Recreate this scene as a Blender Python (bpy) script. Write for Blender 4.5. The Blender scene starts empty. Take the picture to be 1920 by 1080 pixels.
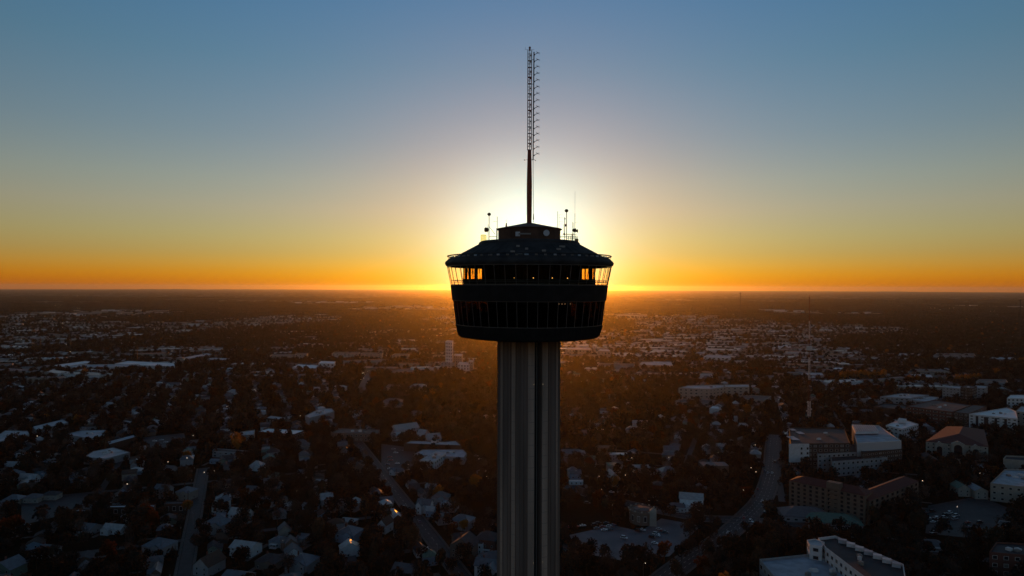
import bpy, math, random
import numpy as np
from mathutils import Vector, Matrix, noise

S = bpy.context.scene
COL = S.collection
R = math.radians

# ------------------------------------------------------------ camera, sky, sun, exposure
CAM_H = 175.0
F = 1280.0                      # focal length in pixels of the 1920 px wide photograph (24 mm)
cam_d = bpy.data.cameras.new('camera')
cam = bpy.data.objects.new('camera', cam_d); COL.objects.link(cam); S.camera = cam
cam_d.sensor_width = 36.0; cam_d.lens = 24.0; cam_d.clip_start = 0.5; cam_d.clip_end = 200000.0
V0 = 538.4                      # image row of the camera's own level
CM = Matrix.Rotation(R(90) - math.atan((540 - V0) / F), 3, 'X') @ Matrix.Rotation(R(0.18), 3, 'Z')
cam.matrix_world = Matrix.Translation((0, 0, CAM_H)) @ CM.to_4x4()

SUN_EL, SUN_AZ = 2.6, 1.5      # degrees; azimuth from +Y towards +X
w = bpy.data.worlds.new('World'); S.world = w; w.use_nodes = True
nt = w.node_tree; N = nt.nodes; L = nt.links
bg = N['Background']; bg.inputs[1].default_value = 0.1
sky = N.new('ShaderNodeTexSky'); sky.sky_type = 'NISHITA'; sky.sun_disc = False
sky.sun_elevation = R(SUN_EL); sky.sun_rotation = R(SUN_AZ)
sky.altitude = 200; sky.air_density = 1.0; sky.dust_density = 0.3; sky.ozone_density = 4.0
SUN_DIR = Vector((math.sin(R(SUN_AZ)) * math.cos(R(SUN_EL)), math.cos(R(SUN_AZ)) * math.cos(R(SUN_EL)), math.sin(R(SUN_EL))))

def nmath(op, a, b=None, c=None):
    n = N.new('ShaderNodeMath'); n.operation = op
    for i, x in enumerate((a, b, c)):
        if x is None: continue
        if isinstance(x, (int, float)): n.inputs[i].default_value = x
        else: L.new(x, n.inputs[i])
    return n.outputs[0]
tc = N.new('ShaderNodeTexCoord')
nrm = N.new('ShaderNodeVectorMath'); nrm.operation = 'NORMALIZE'; L.new(tc.outputs['Generated'], nrm.inputs[0])
dot = N.new('ShaderNodeVectorMath'); dot.operation = 'DOT_PRODUCT'; L.new(nrm.outputs[0], dot.inputs[0]); dot.inputs[1].default_value = SUN_DIR
ang = nmath('MULTIPLY', nmath('ARCCOSINE', nmath('MINIMUM', dot.outputs['Value'], 1.0)), 180 / math.pi)
sxyz = N.new('ShaderNodeSeparateXYZ'); L.new(nrm.outputs[0], sxyz.inputs[0])
elev = nmath('MULTIPLY', nmath('ARCSINE', sxyz.outputs[2]), 180 / math.pi)
sep = N.new('ShaderNodeSeparateColor'); L.new(sky.outputs[0], sep.inputs[0])
comb = N.new('ShaderNodeCombineColor')
# tint of the evening air against elevation, and the aureole round the sun, per channel
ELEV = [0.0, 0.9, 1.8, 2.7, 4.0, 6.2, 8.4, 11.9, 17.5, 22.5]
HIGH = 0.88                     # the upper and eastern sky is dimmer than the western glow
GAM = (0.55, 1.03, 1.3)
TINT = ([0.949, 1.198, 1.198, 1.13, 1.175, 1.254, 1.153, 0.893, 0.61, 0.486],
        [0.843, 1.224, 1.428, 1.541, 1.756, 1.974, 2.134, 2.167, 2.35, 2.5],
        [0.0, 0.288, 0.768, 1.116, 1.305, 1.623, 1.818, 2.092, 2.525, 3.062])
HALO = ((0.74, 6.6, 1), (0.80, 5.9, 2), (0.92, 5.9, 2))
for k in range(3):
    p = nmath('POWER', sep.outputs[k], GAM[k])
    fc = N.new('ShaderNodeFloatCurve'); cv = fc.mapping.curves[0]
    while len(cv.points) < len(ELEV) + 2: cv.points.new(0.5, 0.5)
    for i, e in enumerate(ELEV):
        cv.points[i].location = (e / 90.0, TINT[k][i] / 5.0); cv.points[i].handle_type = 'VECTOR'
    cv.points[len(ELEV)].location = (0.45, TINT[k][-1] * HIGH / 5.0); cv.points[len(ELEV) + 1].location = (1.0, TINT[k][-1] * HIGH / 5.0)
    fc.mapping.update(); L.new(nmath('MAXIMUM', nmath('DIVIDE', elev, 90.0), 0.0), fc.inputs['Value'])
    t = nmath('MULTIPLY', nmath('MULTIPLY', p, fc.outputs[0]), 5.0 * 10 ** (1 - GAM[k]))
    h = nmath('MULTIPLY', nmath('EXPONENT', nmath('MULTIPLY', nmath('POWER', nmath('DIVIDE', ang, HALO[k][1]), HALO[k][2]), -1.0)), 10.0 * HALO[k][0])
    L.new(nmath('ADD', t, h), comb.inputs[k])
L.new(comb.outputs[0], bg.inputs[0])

sun_d = bpy.data.lights.new('sun', 'SUN'); sun_d.energy = 2.0; sun_d.angle = R(0.5); sun_d.color = (1.0, 0.28, 0.01)
sun = bpy.data.objects.new('sun', sun_d); COL.objects.link(sun)
sun.rotation_euler = SUN_DIR.to_track_quat('Z', 'Y').to_euler()

S.render.engine = 'CYCLES'
S.view_settings.view_transform = 'Standard'; S.view_settings.look = 'None'
S.view_settings.exposure = 0.0; S.view_settings.gamma = 1.0
S.cycles.use_denoising = True
S.cycles.max_bounces = 4; S.cycles.diffuse_bounces = 2; S.cycles.glossy_bounces = 2
S.cycles.transmission_bounces = 4; S.cycles.transparent_max_bounces = 12; S.cycles.volume_bounces = 0
S.cycles.sample_clamp_indirect = 3.0

# ------------------------------------------------------------ helpers
random.seed(7); rng = np.random.default_rng(11)

def ray(u, v):
    return CM @ Vector(((u - 960) / F, (540 - v) / F, -1.0))
def at(u, v, z=0.0):
    d = ray(u, v); t = (z - CAM_H) / d.z
    return Vector((d.x * t, d.y * t))
def pix(x, y, z=0.0):
    p = CM.transposed() @ Vector((x, y, z - CAM_H))
    return 960 + F * p.x / -p.z, 540 - F * p.y / -p.z

def mat(name, col, rough=0.85, spec=0.25, var=0.0, vscale=0.3, metal=0.0, emit=None, stretch=None, rand=0.0, transl=0.0, col2=None):
    m = bpy.data.materials.new(name); m.use_nodes = True
    nt = m.node_tree; b = nt.nodes['Principled BSDF']
    b.inputs['Base Color'].default_value = (*col, 1); b.inputs['Roughness'].default_value = rough
    b.inputs['Specular IOR Level'].default_value = spec; b.inputs['Metallic'].default_value = metal
    src = None
    if var > 0 or col2:
        tc = nt.nodes.new('ShaderNodeTexCoord'); mp = nt.nodes.new('ShaderNodeMapping')
        nt.links.new(tc.outputs['Object'], mp.inputs[0])
        mp.inputs['Scale'].default_value = stretch or (1, 1, 1)
        nz = nt.nodes.new('ShaderNodeTexNoise'); nz.inputs['Scale'].default_value = vscale; nz.inputs['Detail'].default_value = 5
        nt.links.new(mp.outputs[0], nz.inputs['Vector'])
        mr = nt.nodes.new('ShaderNodeMapRange'); mr.inputs[1].default_value = 0.3; mr.inputs[2].default_value = 0.7
        nt.links.new(nz.outputs['Fac'], mr.inputs[0])
        mx = nt.nodes.new('ShaderNodeMix'); mx.data_type = 'RGBA'
        c2 = col2 or tuple(min(1, c * (1 + var)) for c in col); c1 = col if col2 else tuple(c * (1 - var) for c in col)
        mx.inputs['A'].default_value = (*c1, 1); mx.inputs['B'].default_value = (*c2, 1)
        nt.links.new(mr.outputs[0], mx.inputs['Factor']); src = mx.outputs['Result']
        nt.links.new(src, b.inputs['Base Color'])
    if rand > 0:
        oi = nt.nodes.new('ShaderNodeObjectInfo'); hs = nt.nodes.new('ShaderNodeHueSaturation')
        mr = nt.nodes.new('ShaderNodeMapRange'); mr.inputs[3].default_value = 1 - rand; mr.inputs[4].default_value = 1 + rand
        nt.links.new(oi.outputs['Random'], mr.inputs[0]); nt.links.new(mr.outputs[0], hs.inputs['Value'])
        if src: nt.links.new(src, hs.inputs['Color'])
        else: hs.inputs['Color'].default_value = (*col, 1)
        src = hs.outputs[0]; nt.links.new(src, b.inputs['Base Color'])
    if transl > 0:
        tr = nt.nodes.new('ShaderNodeBsdfTranslucent'); ms = nt.nodes.new('ShaderNodeMixShader'); ms.inputs[0].default_value = transl
        if src: nt.links.new(src, tr.inputs[0])
        else: tr.inputs[0].default_value = (*col, 1)
        nt.links.new(b.outputs[0], ms.inputs[1]); nt.links.new(tr.outputs[0], ms.inputs[2])
        nt.links.new(ms.outputs[0], nt.nodes['Material Output'].inputs['Surface'])
    if emit:
        b.inputs['Emission Color'].default_value = (*emit[0], 1); b.inputs['Emission Strength'].default_value = emit[1]
    return m

def glass_mat(name, tint, gloss=0.12):
    m = bpy.data.materials.new(name); m.use_nodes = True
    nt = m.node_tree; nt.nodes.remove(nt.nodes['Principled BSDF'])
    t = nt.nodes.new('ShaderNodeBsdfTransparent'); t.inputs[0].default_value = (*tint, 1)
    g = nt.nodes.new('ShaderNodeBsdfGlossy'); g.inputs['Roughness'].default_value = 0.08; g.inputs[0].default_value = (0.8, 0.8, 0.8, 1)
    ms = nt.nodes.new('ShaderNodeMixShader'); ms.inputs[0].default_value = gloss
    nt.links.new(t.outputs[0], ms.inputs[1]); nt.links.new(g.outputs[0], ms.inputs[2])
    nt.links.new(ms.outputs[0], nt.nodes['Material Output'].inputs['Surface'])
    return m

class MB:
    def __init__(s): s.v = []; s.f = []; s.m = []
    def add(s, vs, fs, m=0):
        o = len(s.v); s.v += [tuple(p) for p in vs]; s.f += [tuple(i + o for i in f) for f in fs]; s.m += [m] * len(fs); return s
    def prism(s, poly, z0, z1, m=0, cap=True):
        n = len(poly)
        a = sum(poly[i][0] * poly[(i + 1) % n][1] - poly[(i + 1) % n][0] * poly[i][1] for i in range(n))
        if a < 0: poly = poly[::-1]
        vs = [(p[0], p[1], z0) for p in poly] + [(p[0], p[1], z1) for p in poly]
        fs = [(i, (i + 1) % n, n + (i + 1) % n, n + i) for i in range(n)]
        if cap: fs += [tuple(range(n, 2 * n)), tuple(range(n - 1, -1, -1))]
        return s.add(vs, fs, m)
    def box(s, cx, cy, z0, sx, sy, sz, rot=0.0, m=0):
        c, si = math.cos(rot), math.sin(rot)
        p = [(cx + x * c - y * si, cy + x * si + y * c) for x, y in ((-sx / 2, -sy / 2), (sx / 2, -sy / 2), (sx / 2, sy / 2), (-sx / 2, sy / 2))]
        return s.prism(p, z0, z0 + sz, m)
    def tube(s, p, q, r, r2=None, n=8, m=0):
        p = Vector(p); q = Vector(q); r2 = r if r2 is None else r2
        d = (q - p).normalized(); a = d.orthogonal().normalized(); b = d.cross(a)
        vs = [tuple(c + (a * math.cos(2 * math.pi * i / n) + b * math.sin(2 * math.pi * i / n)) * rr) for c, rr in ((p, r), (q, r2)) for i in range(n)]
        fs = [(i, (i + 1) % n, n + (i + 1) % n, n + i) for i in range(n)] + [tuple(range(n - 1, -1, -1)), tuple(range(n, 2 * n))]
        return s.add(vs, fs, m)
    def lathe(s, prof, n=64, c=(0, 0, 0), m=0, a0=0.0):
        vs = []; fs = []
        for r, z in prof: vs += [(c[0] + r * math.cos(a0 + 2 * math.pi * i / n), c[1] + r * math.sin(a0 + 2 * math.pi * i / n), c[2] + z) for i in range(n)]
        for k in range(len(prof) - 1):
            for i in range(n):
                fs.append((k * n + i, k * n + (i + 1) % n, (k + 1) * n + (i + 1) % n, (k + 1) * n + i))
        return s.add(vs, fs, m)
    def disc(s, r, z, n=64, c=(0, 0), m=0):
        return s.add([(c[0] + r * math.cos(2 * math.pi * i / n), c[1] + r * math.sin(2 * math.pi * i / n), z) for i in range(n)], [tuple(range(n))], m)
    def ball(s, c, r, n=12, k=7, sz=1.0, m=0):
        return s.lathe([(max(0.001, r * math.sin(math.pi * j / k)), -r * sz * math.cos(math.pi * j / k)) for j in range(k + 1)], n, c, m)
    def mesh(s, name, mats, smooth=False):
        me = bpy.data.meshes.new(name); me.from_pydata(s.v, [], s.f)
        for m in (mats if isinstance(mats, (list, tuple)) else [mats]): me.materials.append(m)
        me.polygons.foreach_set('material_index', s.m)
        if smooth: me.polygons.foreach_set('use_smooth', [True] * len(s.f))
        me.update(); return me
    def build(s, name, mats, parent=None, smooth=False, **props):
        return obj(name, s.mesh(name, mats, smooth), parent, **props)

def obj(name, me, parent=None, **props):
    o = bpy.data.objects.new(name, me); COL.objects.link(o)
    if parent: o.parent = parent
    for k, v in props.items(): o[k] = v
    return o
def thing(name, label, cat, loc, rot=0.0, group=None):
    o = bpy.data.objects.new(name, None); COL.objects.link(o)
    o.location = loc if len(loc) == 3 else (loc[0], loc[1], 0); o.rotation_euler = (0, 0, rot); o.empty_display_size = 1
    o['label'] = label; o['category'] = cat
    if group: o['group'] = group
    return o
def dup(root, loc, rot, scale=1.0):
    r = root.copy(); COL.objects.link(r)
    r.location = loc if len(loc) == 3 else (loc[0], loc[1], 0); r.rotation_euler = (0, 0, rot)
    r.scale = (scale,) * 3 if isinstance(scale, (int, float)) else scale
    for ch in root.children:
        c = ch.copy(); COL.objects.link(c); c.parent = r
        for g in ch.children:
            d = g.copy(); COL.objects.link(d); d.parent = c
    return r

PLACED = []            # (object, descriptive start of its label): the place is added at the end

# ------------------------------------------------------------ occupancy of the near ground (4 m cells)
GX0, GY0, GC, GNX, GNY = -1400.0, 360.0, 4.0, 700, 320
OCC = np.zeros((GNY, GNX), np.uint8)      # 1 road or lot, 2 building
def occ_poly(poly, val, pad=0.0):
    xs = [p[0] for p in poly]; ys = [p[1] for p in poly]
    i0 = max(0, int((min(xs) - pad - GX0) / GC)); i1 = min(GNX - 1, int((max(xs) + pad - GX0) / GC) + 1)
    j0 = max(0, int((min(ys) - pad - GY0) / GC)); j1 = min(GNY - 1, int((max(ys) + pad - GY0) / GC) + 1)
    if i0 >= i1 or j0 >= j1: return
    X, Y = np.meshgrid(GX0 + (np.arange(i0, i1) + .5) * GC, GY0 + (np.arange(j0, j1) + .5) * GC)
    inside = np.zeros(X.shape, bool); near = np.zeros(X.shape, bool)
    n = len(poly)
    for k in range(n):
        x1, y1 = poly[k][0], poly[k][1]; x2, y2 = poly[(k + 1) % n][0], poly[(k + 1) % n][1]
        if y1 != y2:
            c = ((y1 > Y) != (y2 > Y)) & (X < (x2 - x1) * (Y - y1) / (y2 - y1) + x1)
            inside ^= c
        l2 = (x2 - x1) ** 2 + (y2 - y1) ** 2 + 1e-9
        t = np.clip(((X - x1) * (x2 - x1) + (Y - y1) * (y2 - y1)) / l2, 0, 1)
        near |= (X - x1 - t * (x2 - x1)) ** 2 + (Y - y1 - t * (y2 - y1)) ** 2 < pad * pad
    sub = OCC[j0:j1, i0:i1]; sub[inside | near] = np.maximum(sub[inside | near], val)
def occ_at(x, y):
    i = int((x - GX0) / GC); j = int((y - GY0) / GC)
    return OCC[j, i] if 0 <= i < GNX and 0 <= j < GNY else 0
def occ_free(x, y, r):
    for a in range(8):
        if occ_at(x + r * math.cos(a * .785), y + r * math.sin(a * .785)): return False
    return not occ_at(x, y)

# ------------------------------------------------------------ materials
M = {}
M['asphalt'] = mat('asphalt', (.042, .043, .048), .7, .3, .3, .25)
M['lot'] = mat('parking_asphalt', (.13, .13, .148), .65, .3, .25, .08)
M['pavement'] = mat('pavement', (.12, .115, .11), .9, .1, .2, .4)
M['paint_white'] = mat('road_paint', (.65, .65, .62), .7, .2)
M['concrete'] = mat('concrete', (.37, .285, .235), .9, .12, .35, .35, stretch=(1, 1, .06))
M['concrete_bay_shade'] = mat('concrete_bay_shade', (.225, .172, .147), .9, .12, .35, .35, stretch=(1, 1, .06))  # darker copy of the concrete: recess shade between the ribs put into colour
M['concrete_dark'] = mat('concrete_dark', (.04, .04, .045), .7, .3)
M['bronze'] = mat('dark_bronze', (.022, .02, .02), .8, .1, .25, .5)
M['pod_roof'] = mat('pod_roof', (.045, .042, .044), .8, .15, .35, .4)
M['steel'] = mat('galvanised_steel', (.25, .24, .23), .5, .4, metal=.4)
M['mast_red'] = mat('mast_red', (.32, .055, .02), .55, .4, .2, 2.)
M['mast_white'] = mat('mast_white', (.6, .58, .55), .55, .4)
M['white_disc'] = mat('white_disc', (.6, .62, .66), .5, .3)
M['far_white'] = mat('mast_dull_white', (.6, .57, .55), .7, .2)
M['lamp'] = mat('lamp_lit', (1, .8, .5), .5, .1, emit=((1.0, .75, .45), 1.6))
M['glint_lamp'] = mat('street_lamp_lit', (1, .85, .65), .5, .1, emit=((1.0, .8, .6), 5.0))
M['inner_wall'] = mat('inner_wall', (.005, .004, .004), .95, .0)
M['glass_clear'] = glass_mat('deck_glass', (.98, .94, .80), .04)
M['glass_amber'] = glass_mat('amber_inner_glass', (.92, .64, .24), .004)
M['glass_dark'] = glass_mat('dark_restaurant_glass', (.085, .06, .045), .03)
M['win'] = mat('window_glass', (.02, .022, .028), .25, .5)
M['blind'] = mat('window_blind', (.16, .15, .14), .6, .3)
M['lit_room'] = mat('lit_room', (.5, .35, .2), .6, .1, emit=((1.0, .62, .3), .35))
M['frame'] = mat('window_frame', (.5, .5, .48), .7, .2)
M['door'] = mat('door_paint', (.12, .08, .06), .6, .3)
M['trunk'] = mat('bark', (.07, .05, .035), .95, .05)
M['leaf'] = mat('foliage_dark', (.032, .031, .028), .9, .05, rand=.45, transl=.12)
M['leaf2'] = mat('foliage_olive', (.044, .041, .032), .9, .05, rand=.4, transl=.12)
M['rust'] = mat('foliage_rust', (.085, .034, .018), .9, .05, rand=.35, transl=.35)
M['gold'] = mat('foliage_gold', (.24, .125, .035), .9, .05, rand=.25, transl=.4)
M['twig'] = mat('bare_twigs', (.08, .066, .058), .95, .05, rand=.3)
WALLC = {'bright white': (.85, .87, .90), 'white': (.62, .62, .63), 'cream': (.34, .31, .27), 'grey': (.32, .32, .33), 'tan': (.17, .135, .11), 'brick': (.13, .06, .048), 'blue': (.24, .33, .42), 'brown': (.075, .058, .05), 'green': (.16, .22, .18)}
ROOFC = {'silver': (.37, .37, .385), 'white': (.52, .52, .54), 'grey': (.13, .13, .145), 'charcoal': (.055, .055, .062), 'brown': (.07, .05, .04), 'red': (.10, .032, .028), 'slate blue': (.12, .14, .17), 'green': (.10, .18, .15)}
WM = {k: mat('wall_' + k, c, .85, .2, .12, .4) for k, c in WALLC.items()}
RM = {k: mat('roof_' + k.replace(' ', '_'), c, .42 if k in ('silver', 'white', 'slate blue') else .8, .35, .2, .5) for k, c in ROOFC.items()}
FLATR = {'pale': mat('flat_roof_pale', (.44, .45, .49), .7, .3, .25, .12), 'bluish': mat('flat_roof_bluish', (.30, .345, .42), .6, .3, .3, .15),
         'white': mat('flat_roof_white', (.78, .80, .84), .6, .3, .12, .1), 'dark': mat('flat_roof_dark', (.04, .04, .046), .75, .3, .3, .15),
         'gravel': mat('flat_roof_gravel', (.13, .12, .12), .9, .2, .3, .3), 'red': RM['red']}
_unit = MB(); _unit.add([(-.5, 0, -.5), (.5, 0, -.5), (.5, 0, .5), (-.5, 0, .5), (-.5, -.06, -.5), (.5, -.06, -.5), (.5, -.06, .5), (-.5, -.06, .5)],
                        [(0, 4, 7, 3), (1, 2, 6, 5), (3, 7, 6, 2), (0, 1, 5, 4)], 1)
_unit.add([(-.5, -.06, -.5), (.5, -.06, -.5), (.5, -.06, .5), (-.5, -.06, .5), (-.42, -.06, -.42), (.42, -.06, -.42), (.42, -.06, .42), (-.42, -.06, .42)],
          [(0, 1, 5, 4), (1, 2, 6, 5), (2, 3, 7, 6), (3, 0, 4, 7)], 1)
_unit.add([(-.42, -.03, -.42), (.42, -.03, -.42), (.42, -.03, .42), (-.42, -.03, .42)], [(0, 1, 2, 3)], 0)
WIN_ME = _unit.mesh('window', [M['win'], M['frame']])
_unit.m = [2 if q == 0 else 1 for q in _unit.m]; WIN_BLIND = _unit.mesh('window', [M['win'], M['frame'], M['blind']]); WIN_LIT = _unit.mesh('window', [M['win'], M['frame'], M['lit_room']]); _unit.m = [0 if q == 2 else 1 for q in _unit.m]
WIN_PLAIN = _unit.mesh('window', [M['win'], M['concrete_dark']])
WR = random.Random(77)
def add_window(parent, x, y, z, ang, w, h, name='window', me=None):
    q = WR.random(); me = me or (WIN_BLIND if q < .22 else WIN_ME)
    o = obj(name, me, parent); o.location = (x, y, z); o.rotation_euler = (0, 0, ang); o.scale = (w, 1.5, h); return o

# ------------------------------------------------------------ ground, far hills
def ring_ground():
    rs = [60 * 1.22 ** k for k in range(0, 35)]; rs = [r for r in rs if r < 38000] + [40000]; n = 144
    b = MB(); vs = [(0, 0, 0)]; fs = [(0, 1 + i, 1 + (i + 1) % n) for i in range(n)]
    for r in rs: vs += [(r * math.cos(2 * math.pi * i / n), r * math.sin(2 * math.pi * i / n), 0) for i in range(n)]
    for k in range(len(rs) - 1):
        for i in range(n):
            a = 1 + k * n + i; c = 1 + k * n + (i + 1) % n; fs.append((a, a + n, c + n, c))
    b.add(vs, fs)
    m = bpy.data.materials.new('ground_scrub'); m.use_nodes = True
    nt = m.node_tree; p = nt.nodes['Principled BSDF']; p.inputs['Roughness'].default_value = 1; p.inputs['Specular IOR Level'].default_value = 0
    tc = nt.nodes.new('ShaderNodeTexCoord')
    def nz(scale, lo, hi, detail=4):
        n = nt.nodes.new('ShaderNodeTexNoise'); n.inputs['Scale'].default_value = scale; n.inputs['Detail'].default_value = detail
        nt.links.new(tc.outputs['Object'], n.inputs['Vector'])
        r = nt.nodes.new('ShaderNodeMapRange'); r.inputs[1].default_value = lo; r.inputs[2].default_value = hi
        nt.links.new(n.outputs['Fac'], r.inputs[0]); return r.outputs[0]
    def mix(f, a, bb):
        x = nt.nodes.new('ShaderNodeMix'); x.data_type = 'RGBA'; nt.links.new(f, x.inputs['Factor'])
        for s, c in (('A', a), ('B', bb)):
            if isinstance(c, tuple): x.inputs[s].default_value = (*c, 1)
            else: nt.links.new(c, x.inputs[s])
        return x.outputs['Result']
    base = mix(nz(.02, .35, .65), (.012, .012, .009), (.026, .022, .015))
    base = mix(nz(.0012, .45, .62, 6), base, (.035, .028, .022))
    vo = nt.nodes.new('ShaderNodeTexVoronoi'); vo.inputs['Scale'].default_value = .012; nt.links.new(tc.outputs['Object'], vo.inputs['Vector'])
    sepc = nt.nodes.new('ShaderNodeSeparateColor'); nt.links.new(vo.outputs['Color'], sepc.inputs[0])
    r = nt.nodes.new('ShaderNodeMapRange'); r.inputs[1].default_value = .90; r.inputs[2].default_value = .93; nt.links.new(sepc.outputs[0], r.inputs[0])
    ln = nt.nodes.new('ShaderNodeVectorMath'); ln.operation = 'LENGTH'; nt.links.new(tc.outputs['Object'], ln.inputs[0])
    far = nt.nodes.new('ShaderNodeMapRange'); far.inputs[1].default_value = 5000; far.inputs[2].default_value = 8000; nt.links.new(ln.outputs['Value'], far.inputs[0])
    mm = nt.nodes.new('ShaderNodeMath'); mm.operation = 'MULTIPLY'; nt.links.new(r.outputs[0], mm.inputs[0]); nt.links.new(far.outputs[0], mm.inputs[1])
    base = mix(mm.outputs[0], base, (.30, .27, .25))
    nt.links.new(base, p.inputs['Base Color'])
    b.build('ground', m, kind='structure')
ring_ground()
hb = MB()
for (az0, az1, r, hmax, sd) in ((-34, -14, 36000, 60, 3), (-6, 8, 37000, 30, 8), (14, 40, 36500, 45, 12)):
    n = 70; vs = []; fs = []
    for i in range(n + 1):
        a = R(az0 + (az1 - az0) * i / n); e = math.sin(math.pi * i / n) ** .6
        h = hmax * e * (.45 + .55 * noise.noise(Vector((i * .16, sd, 0))) + .25 * noise.noise(Vector((i * .7, sd, 3))))
        for rr, hh in ((r - 2500, 0), (r, max(.5, h)), (r + 2500, 0)): vs.append((rr * math.sin(a), rr * math.cos(a), hh))
    for i in range(n):
        for k in (0, 1): fs.append((i * 3 + k, i * 3 + 3 + k, i * 3 + 4 + k, i * 3 + 1 + k))
    hb.add(vs, fs)
hb.build('hills', mat('far_hills', (.03, .028, .02), 1, 0), kind='structure')

# ------------------------------------------------------------ the tower
TX, TY = 3.77, 151.0
PXM = 151.0 / F
zt = lambda v: 175 + (V0 - v) * PXM
def rt(hw): return 151.0 * hw / math.sqrt(F * F + hw * hw)
tower = thing('observation_tower', 'tall concrete tower with dark wide tophouse and antenna mast standing against the setting sun', 'tower', (TX, TY, 0))
# shaft: twelve ribs, concave bays between, three lift slots
prof = []
FA = [270 + a for a in (-89, -59, -29, 1, 28, 58)]   # rib directions seen from the camera side
ribs = sorted([(a % 360) for a in [271 + 30 * k for k in range(12)]])
slots = [(271 + 30 + 120 * k) % 360 - 15 for k in range(3)]   # centre of the slots
RO, RI, RS = 6.95, 6.0, 4.4
def shaft_r(a):
    return RO
pts = []
for k, c in enumerate(ribs):
    nxt = c + 30
    for d in (-3.6, 3.6): pts.append((c + d, RO))
    is_slot = any(abs(((c + 15) - (s + 15) + 180) % 360 - 180) < 1 for s in [sl - 0 for sl in [(271 + 120 * q) % 360 for q in range(3)]])
    if is_slot:
        for d, rr in ((6.5, RO - .12), (7.6, RO - .1), (7.7, RS), (15, RS - .1), (22.3, RS), (22.4, RO - .1), (23.5, RO - .12)): pts.append((c + d, rr))
    else:
        pts.append((c + 3.9, RO - .42))
        for d, dr in ((7.5, .12), (9.4, .12), (9.7, -.03), (12.6, -.06), (12.9, .08), (17.1, .08), (17.4, -.06), (20.3, -.03), (20.6, .12), (22.5, .12)): pts.append((c + d, RI + dr))
        pts.append((c + 26.1, RO - .42))
sb = MB(); poly = [(r * math.cos(R(a)), r * math.sin(R(a))) for a, r in pts]
zs = [0, 60, 111, 118, 125, 132, 139, 146, 153, 160, zt(634)]
n = len(poly)
rad = [r for a, r in pts]
for k, z in enumerate(zs[:-1]):
    o_ = len(sb.v); sb.v += [(x, y, z) for x, y in poly] + [(x, y, zs[k + 1]) for x, y in poly]
    for i in range(n):
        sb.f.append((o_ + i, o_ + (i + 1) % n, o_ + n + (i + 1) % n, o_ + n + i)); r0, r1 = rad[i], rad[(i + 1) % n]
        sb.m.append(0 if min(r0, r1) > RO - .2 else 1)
cm = M['concrete']; nt = cm.node_tree; tc = nt.nodes.new('ShaderNodeTexCoord'); sx_ = nt.nodes.new('ShaderNodeSeparateXYZ'); nt.links.new(tc.outputs['Object'], sx_.inputs[0])
w_ = nt.nodes.new('ShaderNodeMath'); w_.operation = 'MODULO'; nt.links.new(sx_.outputs[2], w_.inputs[0]); w_.inputs[1].default_value = 2.4
c_ = nt.nodes.new('ShaderNodeMath'); c_.operation = 'COMPARE'; nt.links.new(w_.outputs[0], c_.inputs[0]); c_.inputs[1].default_value = 0; c_.inputs[2].default_value = .10
mx_ = nt.nodes.new('ShaderNodeMix'); mx_.data_type = 'RGBA'; nt.links.new(c_.outputs[0], mx_.inputs['Factor']); old = nt.nodes['Principled BSDF'].inputs['Base Color'].links[0].from_socket
nt.links.new(old, mx_.inputs['A']); mx_.inputs['B'].default_value = (.255, .225, .21, 1); nt.links.new(mx_.outputs['Result'], nt.nodes['Principled BSDF'].inputs['Base Color'])
sb.build('shaft', [M['concrete'], M['concrete_bay_shade']], tower)
for k in range(3):
    ca = R(271 + 120 * k + 15)
    for d in (-3.4, 3.4):
        b = MB(); a = ca + R(d); b.box((RS + .35) * math.cos(a), (RS + .35) * math.sin(a), 0, .3, .22, zt(634), a)
        b.build('elevator_rail', M['steel'], tower)
    b = MB(); b.box((RS + .12) * math.cos(ca), (RS + .12) * math.sin(ca), 0, .12, 2.2, zt(634), ca)
    b.build('elevator_window_strip', M['win'], tower)
    if k == 0:
        for v in (721, 1040):
            for d in (-8.2, 8.2):
                a = ca + R(d); b = MB(); b.ball(((RO + .08) * math.cos(a), (RO + .08) * math.sin(a), zt(v) + 1), .03, 8, 5)
                b.build('marker_light', M['lamp'], tower)
P = lambda hw, v: (rt(hw), zt(v))
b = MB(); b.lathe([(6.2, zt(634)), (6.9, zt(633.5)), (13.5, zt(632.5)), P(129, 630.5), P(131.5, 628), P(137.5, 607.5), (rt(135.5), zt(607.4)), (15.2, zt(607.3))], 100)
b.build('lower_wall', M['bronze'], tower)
rb = MB()
for i in range(100):
    a = 2 * math.pi * i / 100
    for (r0, z0), (r1, z1) in ((P(132, 627.5), P(137.6, 608)),):
        rb.tube(((r0 + .03) * math.cos(a), (r0 + .03) * math.sin(a), z0), ((r1 + .03) * math.cos(a), (r1 + .03) * math.sin(a), z1), .07, n=4)
rb.build('wall_ribs', M['bronze'], tower)
b = MB(); b.lathe([(15.4, zt(563)), P(143.0, 562.5), P(144.5, 562.4), P(148.0, 536), P(147.0, 535), (rt(145), zt(534.6)), (6.5, zt(534.6))], 100)
b.build('middle_wall', M['bronze'], tower)
NP = 50
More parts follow.
